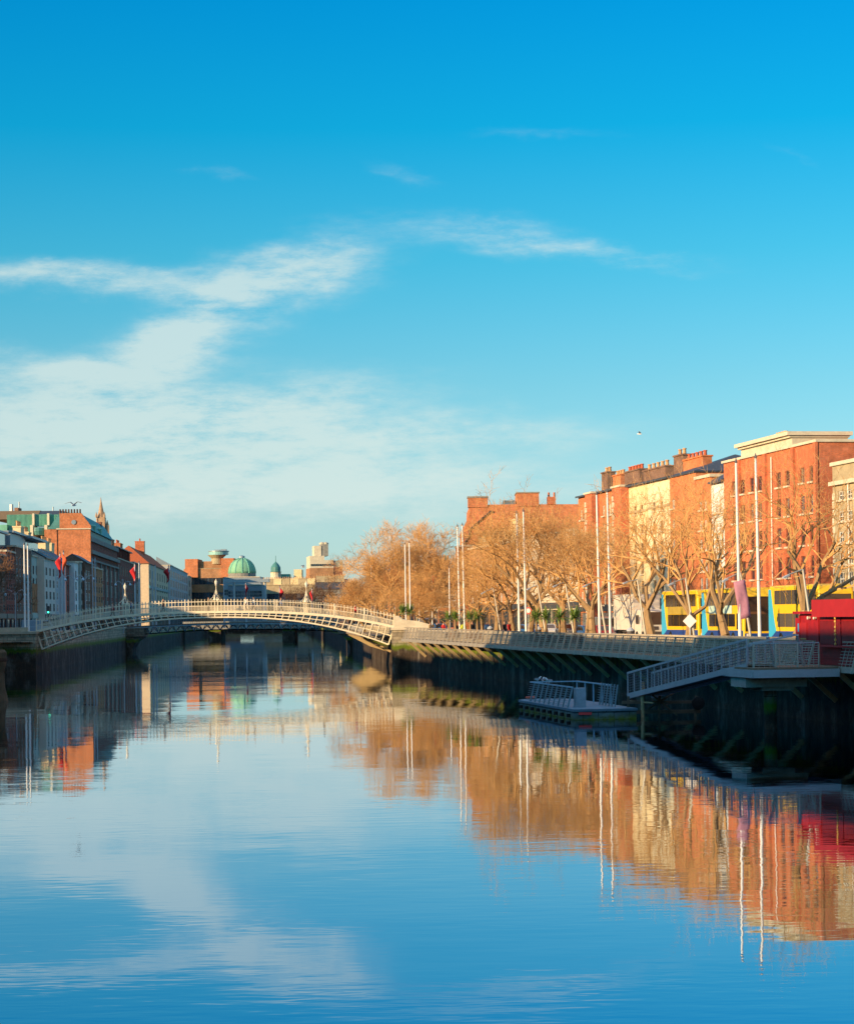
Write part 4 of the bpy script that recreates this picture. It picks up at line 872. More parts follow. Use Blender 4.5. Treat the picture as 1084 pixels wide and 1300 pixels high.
# large copper clad bank block behind the left quay
def copper_block():
    Y = 470; k = Y/F; X = lambda px: (px-542)*k; z = lambda y: EYE-(y-783-6.4)*k-G0
    t = thing('bank_building', 'huge building clad in green copper panels with pale piers, behind the left quay roofs', 'office building', (X(0), Y, G0))
    x = lambda px: (px-0)*k
    MB().box(x(-14), x(76), 3, 30, 0, z(676)).build('wall', LIMEST, t)
    for a, b_, y0 in ((11, 43, 653), (47, 62, 653), (66, 78, 653.5), (80, 91, 653.5)):
        m = MB(); m.box(x(a), x(b_), 0, 2.998, z(678 if a < 40 else 668), z(y0)); n = int((b_-a)/1.6)
        for i in range(n+1): xx = x(a)+(x(b_)-x(a))*i/n; m.box(xx-.06, xx+.06, -.12, -.002, z(678 if a < 40 else 668), z(y0))
        m.build('copper_cladding', COPPER, t)
    for a in (43.2, 62.2): MB().box(x(a), x(a+2.8), -.8, 2.99, z(690), z(652)).build('pier', LIMEST, t)
    for a in (43, 61):
        MB().box(x(a-1), x(a+2.8), -2.2, -.802, z(686), z(667)).build('pier', LIMEST, t)
        m = MB().lathe([(0, 0), (1.5, .1), (1.7, .9), (1.6, 1.7), (0, 1.8)], (x(a+8), -.6, z(680)), 14); m.build('copper_drum', COPPER_D, t)
    for a in (51, 67):
        o = add_window(t, x(a+3), 2.9, z(686), 5.5, 2.4, LEAD, 'grid', sill=False)
    m = MB().slab([(3, z(658)), (9, z(645.5)), (24, z(645.5)), (30, z(658))], x(-14), x(44), 'x'); m.build('roof', plain('brown_roof_tiles', (.23, .15, .08), .8, var=.35, scale=4), t)
    m = MB().slab([(3, z(658)), (9, z(646)), (24, z(646)), (30, z(658))], x(44.2), x(72), 'x'); m.build('roof', SLATE, t)
    MB().box(x(-14), x(12), -1.5, 2.9, z(676), z(666)).build('copper_cladding', COPPER, t)
    for px, y in ((3, 636), (13, 633), (57, 640)): MB().tube((x(px), 12, z(646)), (x(px), 12, z(y)), .45 if px < 10 else .15).build('roof_mast', WPAINT if px < 10 else LEAD, t)
    MB().box(x(9), x(14), 10, 14, z(647), z(641)).build('plant_room', BR_PNK, t)
copper_block()
# church spire
def spire():
    Y = 640; k = Y/F; p = at_Y(130, 783, Y); z = lambda y: EYE-(y-783-5.3)*k-G0
    t = thing('church', 'slender stone church spire rising behind the copper mansard', 'church', (p.x, p.y, G0)); S = plain('warm_spire_stone', (.40, .26, .16), .8)
    MB().box(-1.25, 1.25, -1.25, 1.25, 0, z(657)).build('tower', S, t); sp = MB().lathe([(1.25, z(657)), (.7, z(648)), (.22, z(637)), (.04, z(631))], n=8).build('spire', S, t)
    for sx in (-1.2, 1.2): MB().lathe([(.35, z(657)), (.3, z(654)), (.03, z(650))], (sx, -1.5, 0), 6).build('pinnacle', S, sp)
    MB().box(1.3, 2.3, -.6, .6, 0, z(667)).build('turret', S, t); MB().lathe([(.5, z(667)), (.04, z(660))], (1.8, 0, 0), 8).build('spire', S, t)
spire()
# distant buildings closing the river bend
def far_box(name, label, x0, x1, ytop, Y, D, wall, ncol, nfl, ww, wh, **k):
    xm = (x0+x1)/2; kk = Y/F; H = EYE-(ytop-783+ROLL*(xm-542))*kk-G0; W = (x1-x0)*kk; gf = k.pop('gf', 4.0); tp = k.pop('tp', 2.0); fh = (H-gf-tp)/max(1, nfl)
    ws = [(W*(i+.5)/ncol, gf+fh*j+fh*.2, ww, wh) for i in range(ncol) for j in range(nfl)]
    return building(name, label, ((x0-542)*kk, Y), k.pop('rz', 0), W, D, H, wall, ws, shop=k.pop('shop', False), **k)+(W, H)
def distant():
    Y = 980; k = Y/F
    b, r, W, H = far_box('office_building', 'long orange brick office far behind, left part of the round glass turret', 236, 298, 722, 1000, 30, BR_TAN, 13, 3, 3.2, 3.0, sill=False, cornice=TANST, style='plain', frame=DPAINT)
    z = lambda y, YY: EYE-(y-783-3.5)*YY/F-G0; kk = 1000/F
    MB().box(0, W*.26, -1, 20, H-4, z(709.5, 1000)).build('roof_block', BR_OR, b)
    MB().box(W*.74, W, -1, 20, H-4, z(709, 1000)).build('roof_block', BR_OR, b)
    MB().box(W*.26+.01, W*.74-.01, 1, 20, H+.3, z(712.5, 1000)).build('roof_block', BR_TAN, b)
    m = MB().lathe([(3, z(716, 1000)), (2.6, z(709, 1000)), (4.4, z(704.5, 1000))], (W*.64, 3, 0), 20); m.build('turret', TANST, b)
    m = MB().lathe([(4.6, z(704.4, 1000)), (4.6, z(700.5, 1000))], (W*.64+.8, 3, 0), 24); q = m.build('lookout', plain('teal_glass', (.25, .45, .42), .15), b)
    m = MB().lathe([(4.9, z(700.3, 1000)), (4.9, z(699.3, 1000))], (W*.64+.8, 3, 0), 24); m.box(W*.64-1, W*.64+1.5, 1, 5, z(699.3, 1000), z(697.8, 1000)); m.box(W*.64+2, W*.64+4.5, 1, 5, z(699.3, 1000), z(697.2, 1000)); m.build('lookout_roof', LEAD, q)
    # green dome on a drum
    Yd = 900; k = Yd/F; p = at_Y(308, 783, Yd); zd = lambda y: EYE-(y-783-3)*k-G0; R_ = 17.2*k
    t = thing('domed_building', 'pale green copper dome with ribs on a low stone drum', 'domed building', (p.x, p.y, G0))
    MB().lathe([(R_*1.02, 0), (R_*1.02, zd(728))], n=24).build('drum', GREYST, t)
    prof = [(R_*math.cos(a), zd(728)+(zd(708.5)-zd(728))*math.sin(a)) for a in [i*math.pi/2/8*.97 for i in range(9)]]
    d = MB().lathe(prof, n=32).build('dome', plain('dome_copper', (.22, .44, .27), .6, var=.2, scale=.3), t, smooth=True)
    m = MB()
    for i in range(12):
        a = 2*math.pi*i/12+.1
        for (r0, z0), (r1, z1) in zip(prof[:-1], prof[1:]): m.tube((r0*math.cos(a)*1.005, r0*math.sin(a)*1.005, z0), (r1*math.cos(a)*1.005, r1*math.sin(a)*1.005, z1), .28, n=4)
    m.build('rib', COPPER, d); MB().lathe([(1.3, zd(709)), (1.2, zd(706)), (.2, zd(705))], n=10).build('cupola', LEAD, t)
    far_box('office_building', 'low grey civic building in front of the dome', 286, 330, 733, 840, 20, LEAD, 14, 2, 1.8, 2.4, sill=False)
    # steel canopy frame with columns
    Yc = 700; k = Yc/F; t = thing('steel_canopy', 'pale grey steel beam frame on tall columns in front of the dome', 'canopy', ((285-542)*k, Yc, G0))
    zc = lambda y: EYE-(y-783-3)*k-G0; x = lambda px: (px-285)*k
    m = MB(); m.box(x(287), x(342), 0, 4, zc(739.5), zc(735.5)); m.build('beam', LEAD, t)
    for px in (296, 336): m = MB().box(x(px), x(px+2), .5, 2.5, 0, zc(739.6)); m.build('column', LEAD, t)
    b, r, W, H = far_box('civic_building', 'grey office front with dark windows under the steel canopy frame', 291, 332, 743, 735, 18, plain('grey_office', (.22, .25, .27), .7), 8, 3, 2.0, 2.2, sill=False)
    # classical stone building in front, half lit
    b, r, W, H = far_box('civic_building', 'long beige stone classical building with chimneys at the river bend', 326, 400, 743, 880, 24, TANST, 16, 2, 1.5, 2.6, frame=DPAINT, style='plain', cornice=TANST, sill=False)
    MB().box(-.3, W+.3, -.8, -.003, H*.56, H*.62).build('cornice', LIMEST, b)
    for i in range(7): chimney(b, W*(.06+i*.145), 6, H+.4, 3.2, 2, 2.2, 4, TANST if i % 2 else YELLOW, mpots=.7)
    b, r, W, H = far_box('civic_building', 'second beige stone building with green copper roof strip and small cupola', 322, 392, 735.5, 1000, 24, LIMEST, 18, 3, 1.4, 2.2, frame=DPAINT, style='plain', cornice=TANST, sill=False)
    MB().box(W*.38, W*.66, .5, 10, H+.3, H+2.4).build('roof_strip', COPPER, b)
    MB().box(W*.74, W*.88, .5, 12, H+.3, H+4.5).build('roof_block', YELLOW, b)
    m = MB().lathe([(2.6, 0), (2.4, H+3.2), (3, H+3.4)], (W*.42, -2.8, 0), 12); q = m.build('turret', LIMEST, b); MB().lathe([(2.3, H+3.402), (2.2, H+5.6), (1.3, H+7.0), (.15, H+8.2), (.1, H+11)], (W*.42, -2.8, 0), 12).build('cupola', COPPER_D, q)
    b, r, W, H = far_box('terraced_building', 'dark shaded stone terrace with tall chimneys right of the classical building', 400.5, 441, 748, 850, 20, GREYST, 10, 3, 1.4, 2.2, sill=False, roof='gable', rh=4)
    for i in range(3): chimney(r, W*(.15+i*.3), 8, H+3.0, 3.6, 2, 2.2, 4, TANST, mpots=.7)
    # tall stepped block
    Yt = 1060; k = Yt/F; z = lambda y: EYE-(y-783-1.6)*k-G0; x = lambda px: (px-394)*k
    t = thing('tower_block', 'tall stepped cream and orange tower block with a grey plant tower on top', 'tower block', ((394-542)*k, Yt, G0), R(8)); S = 1/math.cos(R(8))
    MB().box(0, x(424.5), 0, 22, 0, z(721)).build('brick_base', BR_TAN, t); MB().box(x(424.5)+.01, x(436), .3, 22, 0, z(720)).build('brick_base', BR_VIC, t)
    MB().box(x(394.5), x(424.3), .2, 21, z(721)+.01, z(711)).build('upper_storeys', LIMEST, t); MB().box(x(394.5), x(413), .2, 21, z(711)+.02, z(705.5)).build('upper_storeys', LIMEST, t)
    MB().box(x(424.5)+.01, x(436.5), .8, 20, z(720)+.01, z(711.5)).build('upper_storeys', plain('green_glass_cladding', (.30, .36, .30), .3), t)
    MB().box(x(400.5), x(409.5), 2, 14, z(705.5)+.02, z(692.5)).build('plant_tower', LIMEST, t); MB().box(x(409.5)+.01, x(418.5), 2.3, 14, z(705.5), z(690.5)).build('plant_tower', GREYST, t)
    for a in (411.5, 416): m = MB().lathe([(1.4, z(690.5)), (1.5, z(688.6)), (.4, z(687.4))], (x(a), 6, 0), 10); m.build('water_tank', LIMEST, t)
    m = MB()
    for i in range(12): m.box(x(395.5)+i*.95, x(395.5)+i*.95+.55, -.02, .19, z(718.3), z(715.8))
    m.build('window_band', GLASS, t)
distant()
def right_far_row():
    for x0, x1, yt, Y, wall, lab in ((441, 462, 757, 560, BR_TAN, 'low tan brick terrace behind the left of the orange-lit tree cluster'), (462.5, 492, 752, 520, TANST, 'low stone terrace behind the middle of the orange-lit tree cluster'),
            (492.5, 528, 745, 470, BR_OR, 'orange brick terrace behind the largest orange-lit tree'), (528.5, 556, 742, 430, CREAM, 'cream terrace behind the small red flag at the masts'), (556.5, 579, 736, 400, BR_RED, 'red brick terrace left of the warehouse, behind the cordylines')):
        b, r, W, H = far_box('terraced_building', lab, x0, x1, yt, Y, 12, wall, max(3, int((x1-x0)*Y/F/2.6)), 3, 1.1, 1.7, roof='gable', rh=2.2, shop=True)
        chimney(r, W*.3, 6, H+2, 2.6, 1.1, 1.6, 4, BR_BRN)
right_far_row()
# row along the left quay before the bridge, standing outside the frame on the left; it throws the shade over the river wall
def near_left_row():
    hs = CAST
    labels = ['brown brick quay house with a slate roof', 'cream rendered quay house', 'red brick quay house with tall chimneys', 'grey stone quay bank front', 'pale blue quay house', 'tan brick quay warehouse']
    walls = [BR_BRN, CREAM, BR_RED, GREYST, BLUEG, BR_TAN]; pos = ['nearest the bridge', 'second before the bridge', 'third before the bridge', 'fourth before the bridge', 'fifth before the bridge', 'sixth before the bridge', 'seventh before the bridge', 'eighth before the bridge', 'ninth before the bridge', 'tenth before the bridge', 'eleventh before the bridge']
    u = 330.0
    for i, (W, H) in enumerate(hs):
        # local +x upstream, +y away from the river
        o = UV(u-W, -20.5); rz = math.pi/2+TH
        b, r = building('terraced_building', labels[i % 6]+' off the left edge, '+pos[min(i, 10)], (o.x, o.y), rz, W-.1, 13, H-G0, walls[i % 6], layout(W, H-G0, int(W/3.5), 4, 3.8, 1.2, 1.2, .8), roof='flat')
        u -= W
CAST = [(20, 17), (30, 17), (30, 16.5), (32, 16.8), (20, 17.5), (40, 18.3), (26, 21), (30, 20.5), (30, 21), (34, 21), (34, 21), (34, 21), (34, 21)]
near_left_row()
lo_, W_ = rb(1150.5, 1330)
building('terraced_building', 'orange brick terrace continuing beyond the pale corner building, outside the right edge', lo_, ROT_R, W_, 13, 13.8, BR_OR, layout(W_, 13.8, 12, 5, 4.0, 1.2, 1.1), gf=4.0)
# ------------------------------------------------------------------ bare trees
BARK = plain('plane_bark', (.34, .22, .11), .9, var=.35, scale=3, bump=.4, stretch=(1, 1, .4)); TWIG = plain('winter_twigs', (.58, .32, .12), .9, var=.3, scale=1)
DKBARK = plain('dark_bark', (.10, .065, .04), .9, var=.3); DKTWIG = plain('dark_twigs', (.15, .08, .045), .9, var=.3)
def tree_meshes(seed, Ht, spread, trunk_h, r0, dens=1.0, lean=(0, 0), twr=.016, mats=None, fork=4, droop=0.0, levels=5):
    rnd = random.Random(seed); tr = MB(); cr = MB(); G = rnd.gauss
    def branch(p, d, L, r, lev):
        n = 3 if lev < 3 else 2; pts = [p]; rr = [r]; q = p.copy(); dd = d.copy()
        for i in range(n):
            wg = .30 if 0 < lev < 4 else .14; dd = (dd+Vector((G(0, wg), G(0, wg), G(0.03, wg*.6)-droop*lev*.04))).normalized()
            q = q+dd*(L/n); pts.append(q.copy()); rr.append(r*(1-.42*(i+1)/n))
        mb = tr if lev <= 1 else cr; ns = 7 if lev == 0 else (5 if lev == 1 else (4 if lev == 2 else 3))
        for i in range(n): mb.tube(pts[i], pts[i+1], rr[i], rr[i+1], ns, caps=False)
        if lev >= levels:
            return
        k = [fork, 4, 4, 4, 5, 4][min(lev, 5)]
        if lev >= 3: k = max(2, int(k*dens+rnd.random()))
        a0 = rnd.uniform(0, 6.28)
        for j in range(k):
            t = rnd.uniform(.35, 1) if (lev > 0 and j > 0) else 1.0
            if lev == 0: t = rnd.uniform(.86, 1)
            f = t*n; i = min(int(f), n-1); base = pts[i].lerp(pts[i+1], f-i); br = rr[i]
            a = a0+j*6.283/k+rnd.uniform(-.4, .4); tilt = rnd.uniform(.45, .95) if lev == 0 else rnd.uniform(.35, 1.05)
            side = dd.orthogonal().normalized(); side.rotate(Matrix.Rotation(a, 3, dd))
            nd = (dd*math.cos(tilt)+side*math.sin(tilt)); 
            if lev == 0: nd = Vector((nd.x*spread, nd.y*spread, abs(nd.z)*.9+.35))
            elif lev < 4: nd.z += .26
            nd.normalize(); L2 = [Ht*.34, Ht*.22, Ht*.14, Ht*.09, Ht*.06, Ht*.045][min(lev, 5)]*rnd.uniform(.7, 1.25)
            branch(base, nd, L2, max(twr, min(br*.62, r*.6)), lev+1)
    branch(Vector((0, 0, 0)), Vector((lean[0], lean[1], 1)).normalized(), trunk_h, r0, 0)
    mt = mats or (BARK, TWIG); return tr.mesh('trunk', mt[0]), cr.mesh('crown', mt[1])
PROTO = {
 'a': tree_meshes(3, 13.0, .95, 3.0, .36, .72, levels=6, twr=.011), 'b': tree_meshes(11, 13.0, .9, 2.8, .33, .72, lean=(.12, 0), levels=6, twr=.011),
 'c': tree_meshes(21, 13.5, 1.05, 2.8, .38, .62, lean=(-.10, .05), twr=.010, levels=6), 'd': tree_meshes(5, 13.5, .95, 2.6, .38, .55, lean=(.22, 0), twr=.010, levels=6),
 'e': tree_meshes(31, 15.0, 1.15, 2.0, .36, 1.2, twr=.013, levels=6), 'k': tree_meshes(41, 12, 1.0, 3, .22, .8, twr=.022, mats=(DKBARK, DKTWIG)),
 'n': tree_meshes(51, 13.5, 1.0, 2.6, .36, .55, lean=(-.08, .05), twr=.010, levels=6), 'o': tree_meshes(61, 10, 1.2, 2.2, .25, 1.3, twr=.05, levels=4)}
def tree(proto, label, loc, s=1.0, rz=0.0, group=None, name='bare_tree', sz=None):
    t = thing(name, label, 'tree', loc, rz, group); t.scale = (s, s, sz or s); a, b = PROTO[proto]; obj('trunk', a, t); obj('crown', b, t); return t
def Q(px, v, z=G0+.12): p = on_v(px, 783, v); p.z = z; return p
tree('n', 'bare tree with thick forked trunk right of the purple banner', Q(922, 44.6), 1.0, 2.2)
tree('d', 'bare tree leaning right behind the red kiosk, nearest of the quay trees', Q(1013, 44.6), 1.0, 2.9)
tree('c', 'bare spreading tree in front of the white truck', Q(828, 44.6), 1.05, .5)
tree('n', 'slender bare tree between the truck and the first yellow bus', Q(872, 44.8), .92, 4.0)
tree('a', 'bare tree with twin trunks in front of the quoined brick block', Q(754, 44.8), .98, 1.0)
tree('b', 'bare tree in front of the brick and cream houses, left of the truck', Q(746, 46.5), 1.0, 3.3)
tree('a', 'broad bare plane tree in front of the pale shop building', Q(692, 44.8), 1.2, 2.0)
tree('b', 'bare tree with a straight trunk by the pair of masts left of the broad plane', Q(651, 44.8), .98, 5.0)
tree('a', 'bare tree before the long row of chimney pots', Q(629, 45.5), .90, 4.1)
tree('b', 'bare tree near the foot of the brick warehouse gable', Q(613, 44.8), .76, .3)
tree('a', 'tall bare tree behind the pale shop building roofs', at_Y(722, 783, 262)*1 if False else Vector((at_Y(715, 783, 285).x, 285, G0)), 1.35, 2.5)
tree('b', 'bare tree between the far masts and the brick warehouse', Vector((at_Y(597, 783, 262).x, 262, G0)), .62, 1.1)
tree('b', 'slender bare tree between the two broad planes before the shops', Q(673, 46.3), 1.12, 2.7)
tree('a', 'bare tree before the right end of the pale shops', Q(716, 46.2), 1.15, .9)
# cluster beyond the footbridge on the right bank
for i, (px, Y, s, pr, lab) in enumerate([(516, 300, 1.36, 'e', 'largest bare orange-lit tree beyond the footbridge, crown highest of its cluster'), (486, 325, 1.0, 'e', 'rounded bare tree at the left of the orange-lit cluster beyond the footbridge'),
        (462, 345, .74, 'e', 'small leftmost bare tree of the orange-lit cluster beyond the footbridge'), (543, 290, .72, 'e', 'bare tree at the right side of the orange-lit cluster by the masts'),
        (500, 360, 1.3, 'e', 'bare tree in the back row of the orange-lit cluster'), (540, 350, 1.0, 'b', 'bare tree behind the right side of the orange-lit cluster'), (566, 330, .50, 'b', 'small bare tree below the green domed tower cap'), (490, 290, .68, 'b', 'low bare tree in front of the orange-lit cluster near the bridge end')]):
    p = at_Y(px, 783, Y); tree(pr, lab, (p.x, Y, G0), s, i*1.3)
# left bank trees
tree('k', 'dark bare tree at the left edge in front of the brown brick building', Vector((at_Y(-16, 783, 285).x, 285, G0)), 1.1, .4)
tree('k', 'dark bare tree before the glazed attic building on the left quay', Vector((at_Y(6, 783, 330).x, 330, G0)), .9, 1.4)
tree('o', 'bushy orange-brown winter tree behind the middle bridge lantern', Vector((at_Y(274, 783, 700).x, 700, G0)), 1.5, 0, sz=1.35)
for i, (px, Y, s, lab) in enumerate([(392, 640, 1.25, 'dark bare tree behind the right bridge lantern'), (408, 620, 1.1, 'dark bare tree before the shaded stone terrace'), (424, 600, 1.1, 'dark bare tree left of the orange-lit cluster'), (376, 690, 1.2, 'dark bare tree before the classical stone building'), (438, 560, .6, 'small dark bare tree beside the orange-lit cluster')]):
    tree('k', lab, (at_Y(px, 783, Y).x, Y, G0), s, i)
# ------------------------------------------------------------------ cordylines in planters
LEAF = plain('cordyline_leaf', (.17, .25, .045), .5, var=.4, scale=4); PLTR = plain('planter_timber', (.18, .12, .07), .8)
def cordyline():
    rnd = random.Random(8); m = MB().tube((0, 0, 0), (.03, 0, 1.15), .09, .07, 7); tk = m.mesh('trunk', BARK); l = MB()
    for i in range(95):
        a = rnd.uniform(0, 6.28); e = rnd.uniform(-.3, 1.25); L = rnd.uniform(.7, 1.05); c = Vector((.03, 0, 1.18+rnd.uniform(-.1, .1)))
        d = Vector((math.cos(a)*math.cos(e), math.sin(a)*math.cos(e), math.sin(e))); s = Vector((-math.sin(a), math.cos(a), 0))*.045
        mid = c+d*L*.55; tip = c+d*L+Vector((0, 0, -.22*math.cos(e)*L)); l.add([c-s*.5, c+s*.5, mid+s, tip, mid-s], [(0, 1, 2, 4), (4, 2, 3)])
    return tk, l.mesh('leaves', LEAF)
CO = cordyline(); PB = MB().frus((0, 0), .3, .3, 0, .5, .36, .36).mesh('planter', PLTR)
for px, v, where in ((570, 41.2, 'left of two by the far masts'), (578, 41.1, 'right of two by the far masts'), (597, 41.2, 'left one under the warehouse gable'), (606, 41.1, 'right one under the warehouse gable'), (680.5, 41.1, 'leftmost of four before the shops'), (692.5, 41.1, 'second of four before the shops'), (710, 41.1, 'third of four before the shops'), (729.5, 41.1, 'rightmost of four before the shops')):
    p = on_v(px, 783, v); t = thing('cordyline', 'spiky green cordyline on the boardwalk, '+where, 'plant', (p.x, p.y, 3.75), px*.7, 'cordylines along the boardwalk'); t.scale = (1.25, 1.25, 1.25)
    obj('planter', PB, t); obj('trunk', CO[0], t, (0, 0, .4)); obj('leaves', CO[1], t, (0, 0, .4))
for px, where in ((511, 'left one'), (520, 'right one')):
    t = thing('cordyline', 'small spiky green cordyline beside the stone bridge parapet, '+where, 'plant', (at_Y(px, 783, 268).x, 268, 4.4), px, 'cordylines along the boardwalk'); t.scale = (1.4,)*3; obj('planter', PB, t); obj('trunk', CO[0], t, (0, 0, .4)); obj('leaves', CO[1], t, (0, 0, .4))
# ------------------------------------------------------------------ masts, lamps, flags
MAST = plain('white_mast_paint', (.78, .74, .68), .4, var=.06); GMAST = plain('grey_mast_paint', (.42, .45, .47), .5, var=.1)
def mast(label, loc, h, mat=None, group='masts along the quays', r=.11, lean=0):
    t = thing('mast', label, 'mast', loc, 0, group)
    MB().lathe([(r*1.25, 0), (r*1.2, .9), (r, .95), (r*.62, h-.35)], n=10).build('pole', mat or MAST, t)
    MB().lathe([(r*.62, h-.35), (r*.9, h-.30), (r*.2, h-.05), (.01, h)], n=8).build('finial', DPAINT, t); t.rotation_euler = (0, R(lean), 0); return t
zt = 15.65
for px, lab in ((939.5, 'tall white mast with the purple banner beside it, left of the nearest pair'), (964.5, 'tall white mast, right one of the nearest pair'), (761.5, 'tall white mast, left one of the pair before the quoined brick block'), (775, 'tall white mast, right one of the pair before the quoined brick block'), (659.5, 'tall white mast, left one of the pair by the straight trunked tree'), (668, 'tall white mast, right one of the pair by the straight trunked tree'), (583.8, 'tall white mast, left one of the far pair beside the warehouse'), (590, 'tall white mast, right one of the far pair beside the warehouse')):
    p = on_v(px, 800, 42.6); mast(lab, (p.x, p.y, G0), zt-G0, lean=-.6)
for px, Y, yt, lab in ((514, 285, 688, 'white mast before the largest orange-lit tree, left of two'), (519.5, 285, 686, 'white mast before the largest orange-lit tree, right of two'), (471, 330, 700, 'white mast before the rounded tree left of the cluster, left of two'), (475, 330, 722, 'white mast before the rounded tree left of the cluster, right of two'), (548, 300, 727, 'pale mast with the small red flag at the right of the cluster'), (570, 275, 718, 'grey mast left of the far pair, by the cordylines'), (532, 290, 757, 'short grey post behind the stone bridge parapet')):
    p = at_Y(px, yt, Y); mast(lab, (p.x, Y, G0), p.z-G0, r=.10)
FLAG = plain('red_flag_cloth', (.52, .03, .035), .7, var=.15); FLO = plain('orange_red_flag_cloth', (.72, .12, .05), .7, var=.15)
def flag(label, top, w, h, mat, dirx=1, group=None, name='flag', cat='flag'):
    m = MB(); nx, nz = 5, 10; vs = []; 
    for j in range(nz+1):
        for i in range(nx+1):
            t = j/nz; s_ = i/nx; vs.append((dirx*w*s_*(1-.35*t)*(.7+.3*math.sin(2+t*4)), .16*w*math.sin(s_*6+t*5), -h*t-.35*h*s_*(1-t*.6)))
    m.add(vs, [(j*(nx+1)+i, j*(nx+1)+i+1, (j+1)*(nx+1)+i+1, (j+1)*(nx+1)+i) for j in range(nz) for i in range(nx)])
    me = m.mesh(name, mat, True); o = obj(name, me, None, top); tag(o, label, cat, group)
    so = o.modifiers.new('thickness', 'SOLIDIFY'); so.thickness = .015; return o
for px, Y, yt, lab, fl in ((30.5, 262, 688, 'sunlit tall mast on the left quay, left of the pair before the office', None), (35, 262, 689, 'sunlit tall mast on the left quay, right of the pair before the office', None),
        (76, 300, 700, 'left quay mast carrying the dark red flag, left of two', (FLAG, -1, 9, 'dark red flag hanging on the left quay, left one of the pair')), (80.5, 300, 698, 'left quay mast carrying the orange red flag, right of two', (FLO, .8, 8.5, 'orange red flag hanging on the left quay, right one of the pair')),
        (117, 345, 706, 'grey mast before the large corner block, left of two', None), (120.5, 345, 706, 'grey mast before the large corner block, right of two', None),
        (171, 410, 714, 'grey mast carrying the red flag before the ornate red building', (FLAG, -1, 7.5, 'red flag beside the ornate red building')), (176.5, 410, 712, 'grey mast beside the red flag before the dark set-back building', None),
        (193, 470, 716, 'grey mast before the cream corner building, left of two', None), (197, 470, 716, 'grey mast before the cream corner building, right of two', None), (214, 520, 717, 'grey mast with a small red flag before the glassy blue building', (FLAG, -1, 6, 'small red flag before the glassy blue building')),
        (284, 600, 733, 'grey mast right of the bushy orange tree', None), (312, 560, 739, 'grey mast with a narrow red flag before the steel canopy', (FLAG, .5, 5, 'narrow red flag before the steel canopy frame')),
        (355, 600, 743, 'grey mast with a red flag before the classical building', (FLAG, .8, 6, 'red flag before the classical stone building')), (396, 600, 746, 'grey mast with a red flag right of the right bridge lantern', (FLAG, -.5, 5, 'dark red flag just right of the right bridge lantern'))):
    p = at_Y(px, yt, Y); mast(lab, (p.x, Y, G0), p.z-G0, GMAST if Y > 265 else MAST, r=.13 if Y < 400 else .2)
    if fl: mt, dx, hh, fl_l = fl; sc = Y/F; flag(fl_l, (p.x-.15*dx, Y-.2, p.z-.5), 5*abs(dx)*sc*1.2*1.3, hh*3.0*sc, mt, 1 if dx > 0 else -1, 'red flags on quay masts')
p = at_Y(549, 728, 300); flag('small red flag over the tree cluster by the masts', (p.x, 299.8, p.z-.2), .8, 1.1, FLAG, 1, 'red flags on quay masts')
# slanted quay lamps: leaning post with a long arm
LAMPM = plain('lamp_galvanised', (.50, .46, .38), .4, metal=.4, var=.1)
for bx, by, tx, ty, ax, ay, lab in ((1033, 782, 1019, 723, 994, 732, 'leaning street lamp with long arm, nearest one beside the red kiosk'), (955, 807, 939.7, 727, 917, 737, 'leaning street lamp with long arm behind the purple banner'),
        (883, 805, 870, 734, 848, 742, 'leaning street lamp with long arm by the diamond sign'), (821, 804, 809, 736, 791, 739.5, 'leaning street lamp with long arm before the truck cab'), (771, 803, 758, 738, 740, 744, 'leaning street lamp with long arm before the quoined block'),
        (730, 800, 717.5, 739, 702, 744, 'leaning street lamp with long arm right of the broad plane tree'), (694, 799, 682.4, 743, 669, 747.5, 'leaning street lamp with long arm left of the broad plane tree'), (637, 798, 626, 747, 611, 753, 'leaning street lamp with long arm before the warehouse, farthest one')):
    b0 = on_v(bx, by, 43.6); Y = b0.y; b0.z = G0+.12; T = at_Y(tx, ty, Y); A = at_Y(ax, ay, Y-.5)-b0; A2 = T-b0
    t = thing('street_lamp', lab, 'street lamp', b0, 0, 'leaning lamps along the quay')
    MB().tube((0, 0, 0), A2, .10, .06, 8).build('post', LAMPM, t); MB().tube(A2, A2.lerp(A, .80), .045, .035, 6).build('arm', LAMPM, t)
    MB().beam(A2.lerp(A, .72)+Vector((0, 0, -.04)), A+Vector((0, 0, -.08)), .22, .10).build('lamp_head', GMAST, t)
for px, Y, yt, lab in ((19, 300, 745, 'tall grey post with curved lamp arms on the left quay near the edge'), (94, 330, 727, 'grey post with curled lamp arms before the red-brown brick house'), (108, 360, 727, 'grey post with curled lamp arms before the brown terrace'), (156, 400, 735, 'grey post with curled lamp arms before the ornate red building')):
    p = at_Y(px, yt, Y); t = thing('street_lamp', lab, 'street lamp', (p.x, Y, G0), 0, 'curled lamps on the left quay'); h = p.z-G0
    MB().tube((0, 0, 0), (0, 0, h), .10, .06, 8).build('post', GMAST, t)
    for s_ in (-1, 1): MB().path([(0, 0, h-1.2), (s_*.5, 0, h-.6), (s_*1.0, 0, h-.4), (s_*1.35, 0, h-.8)], .045, 5).build('arm', GMAST, t); MB().lathe([(.05, -.05), (.22, -.3), (.22, -.42), (.08, -.55)], (s_*1.35, 0, h-.75), 8).build('lamp_head', plain('lamp_globe', (.45, .60, .68), .3), t)
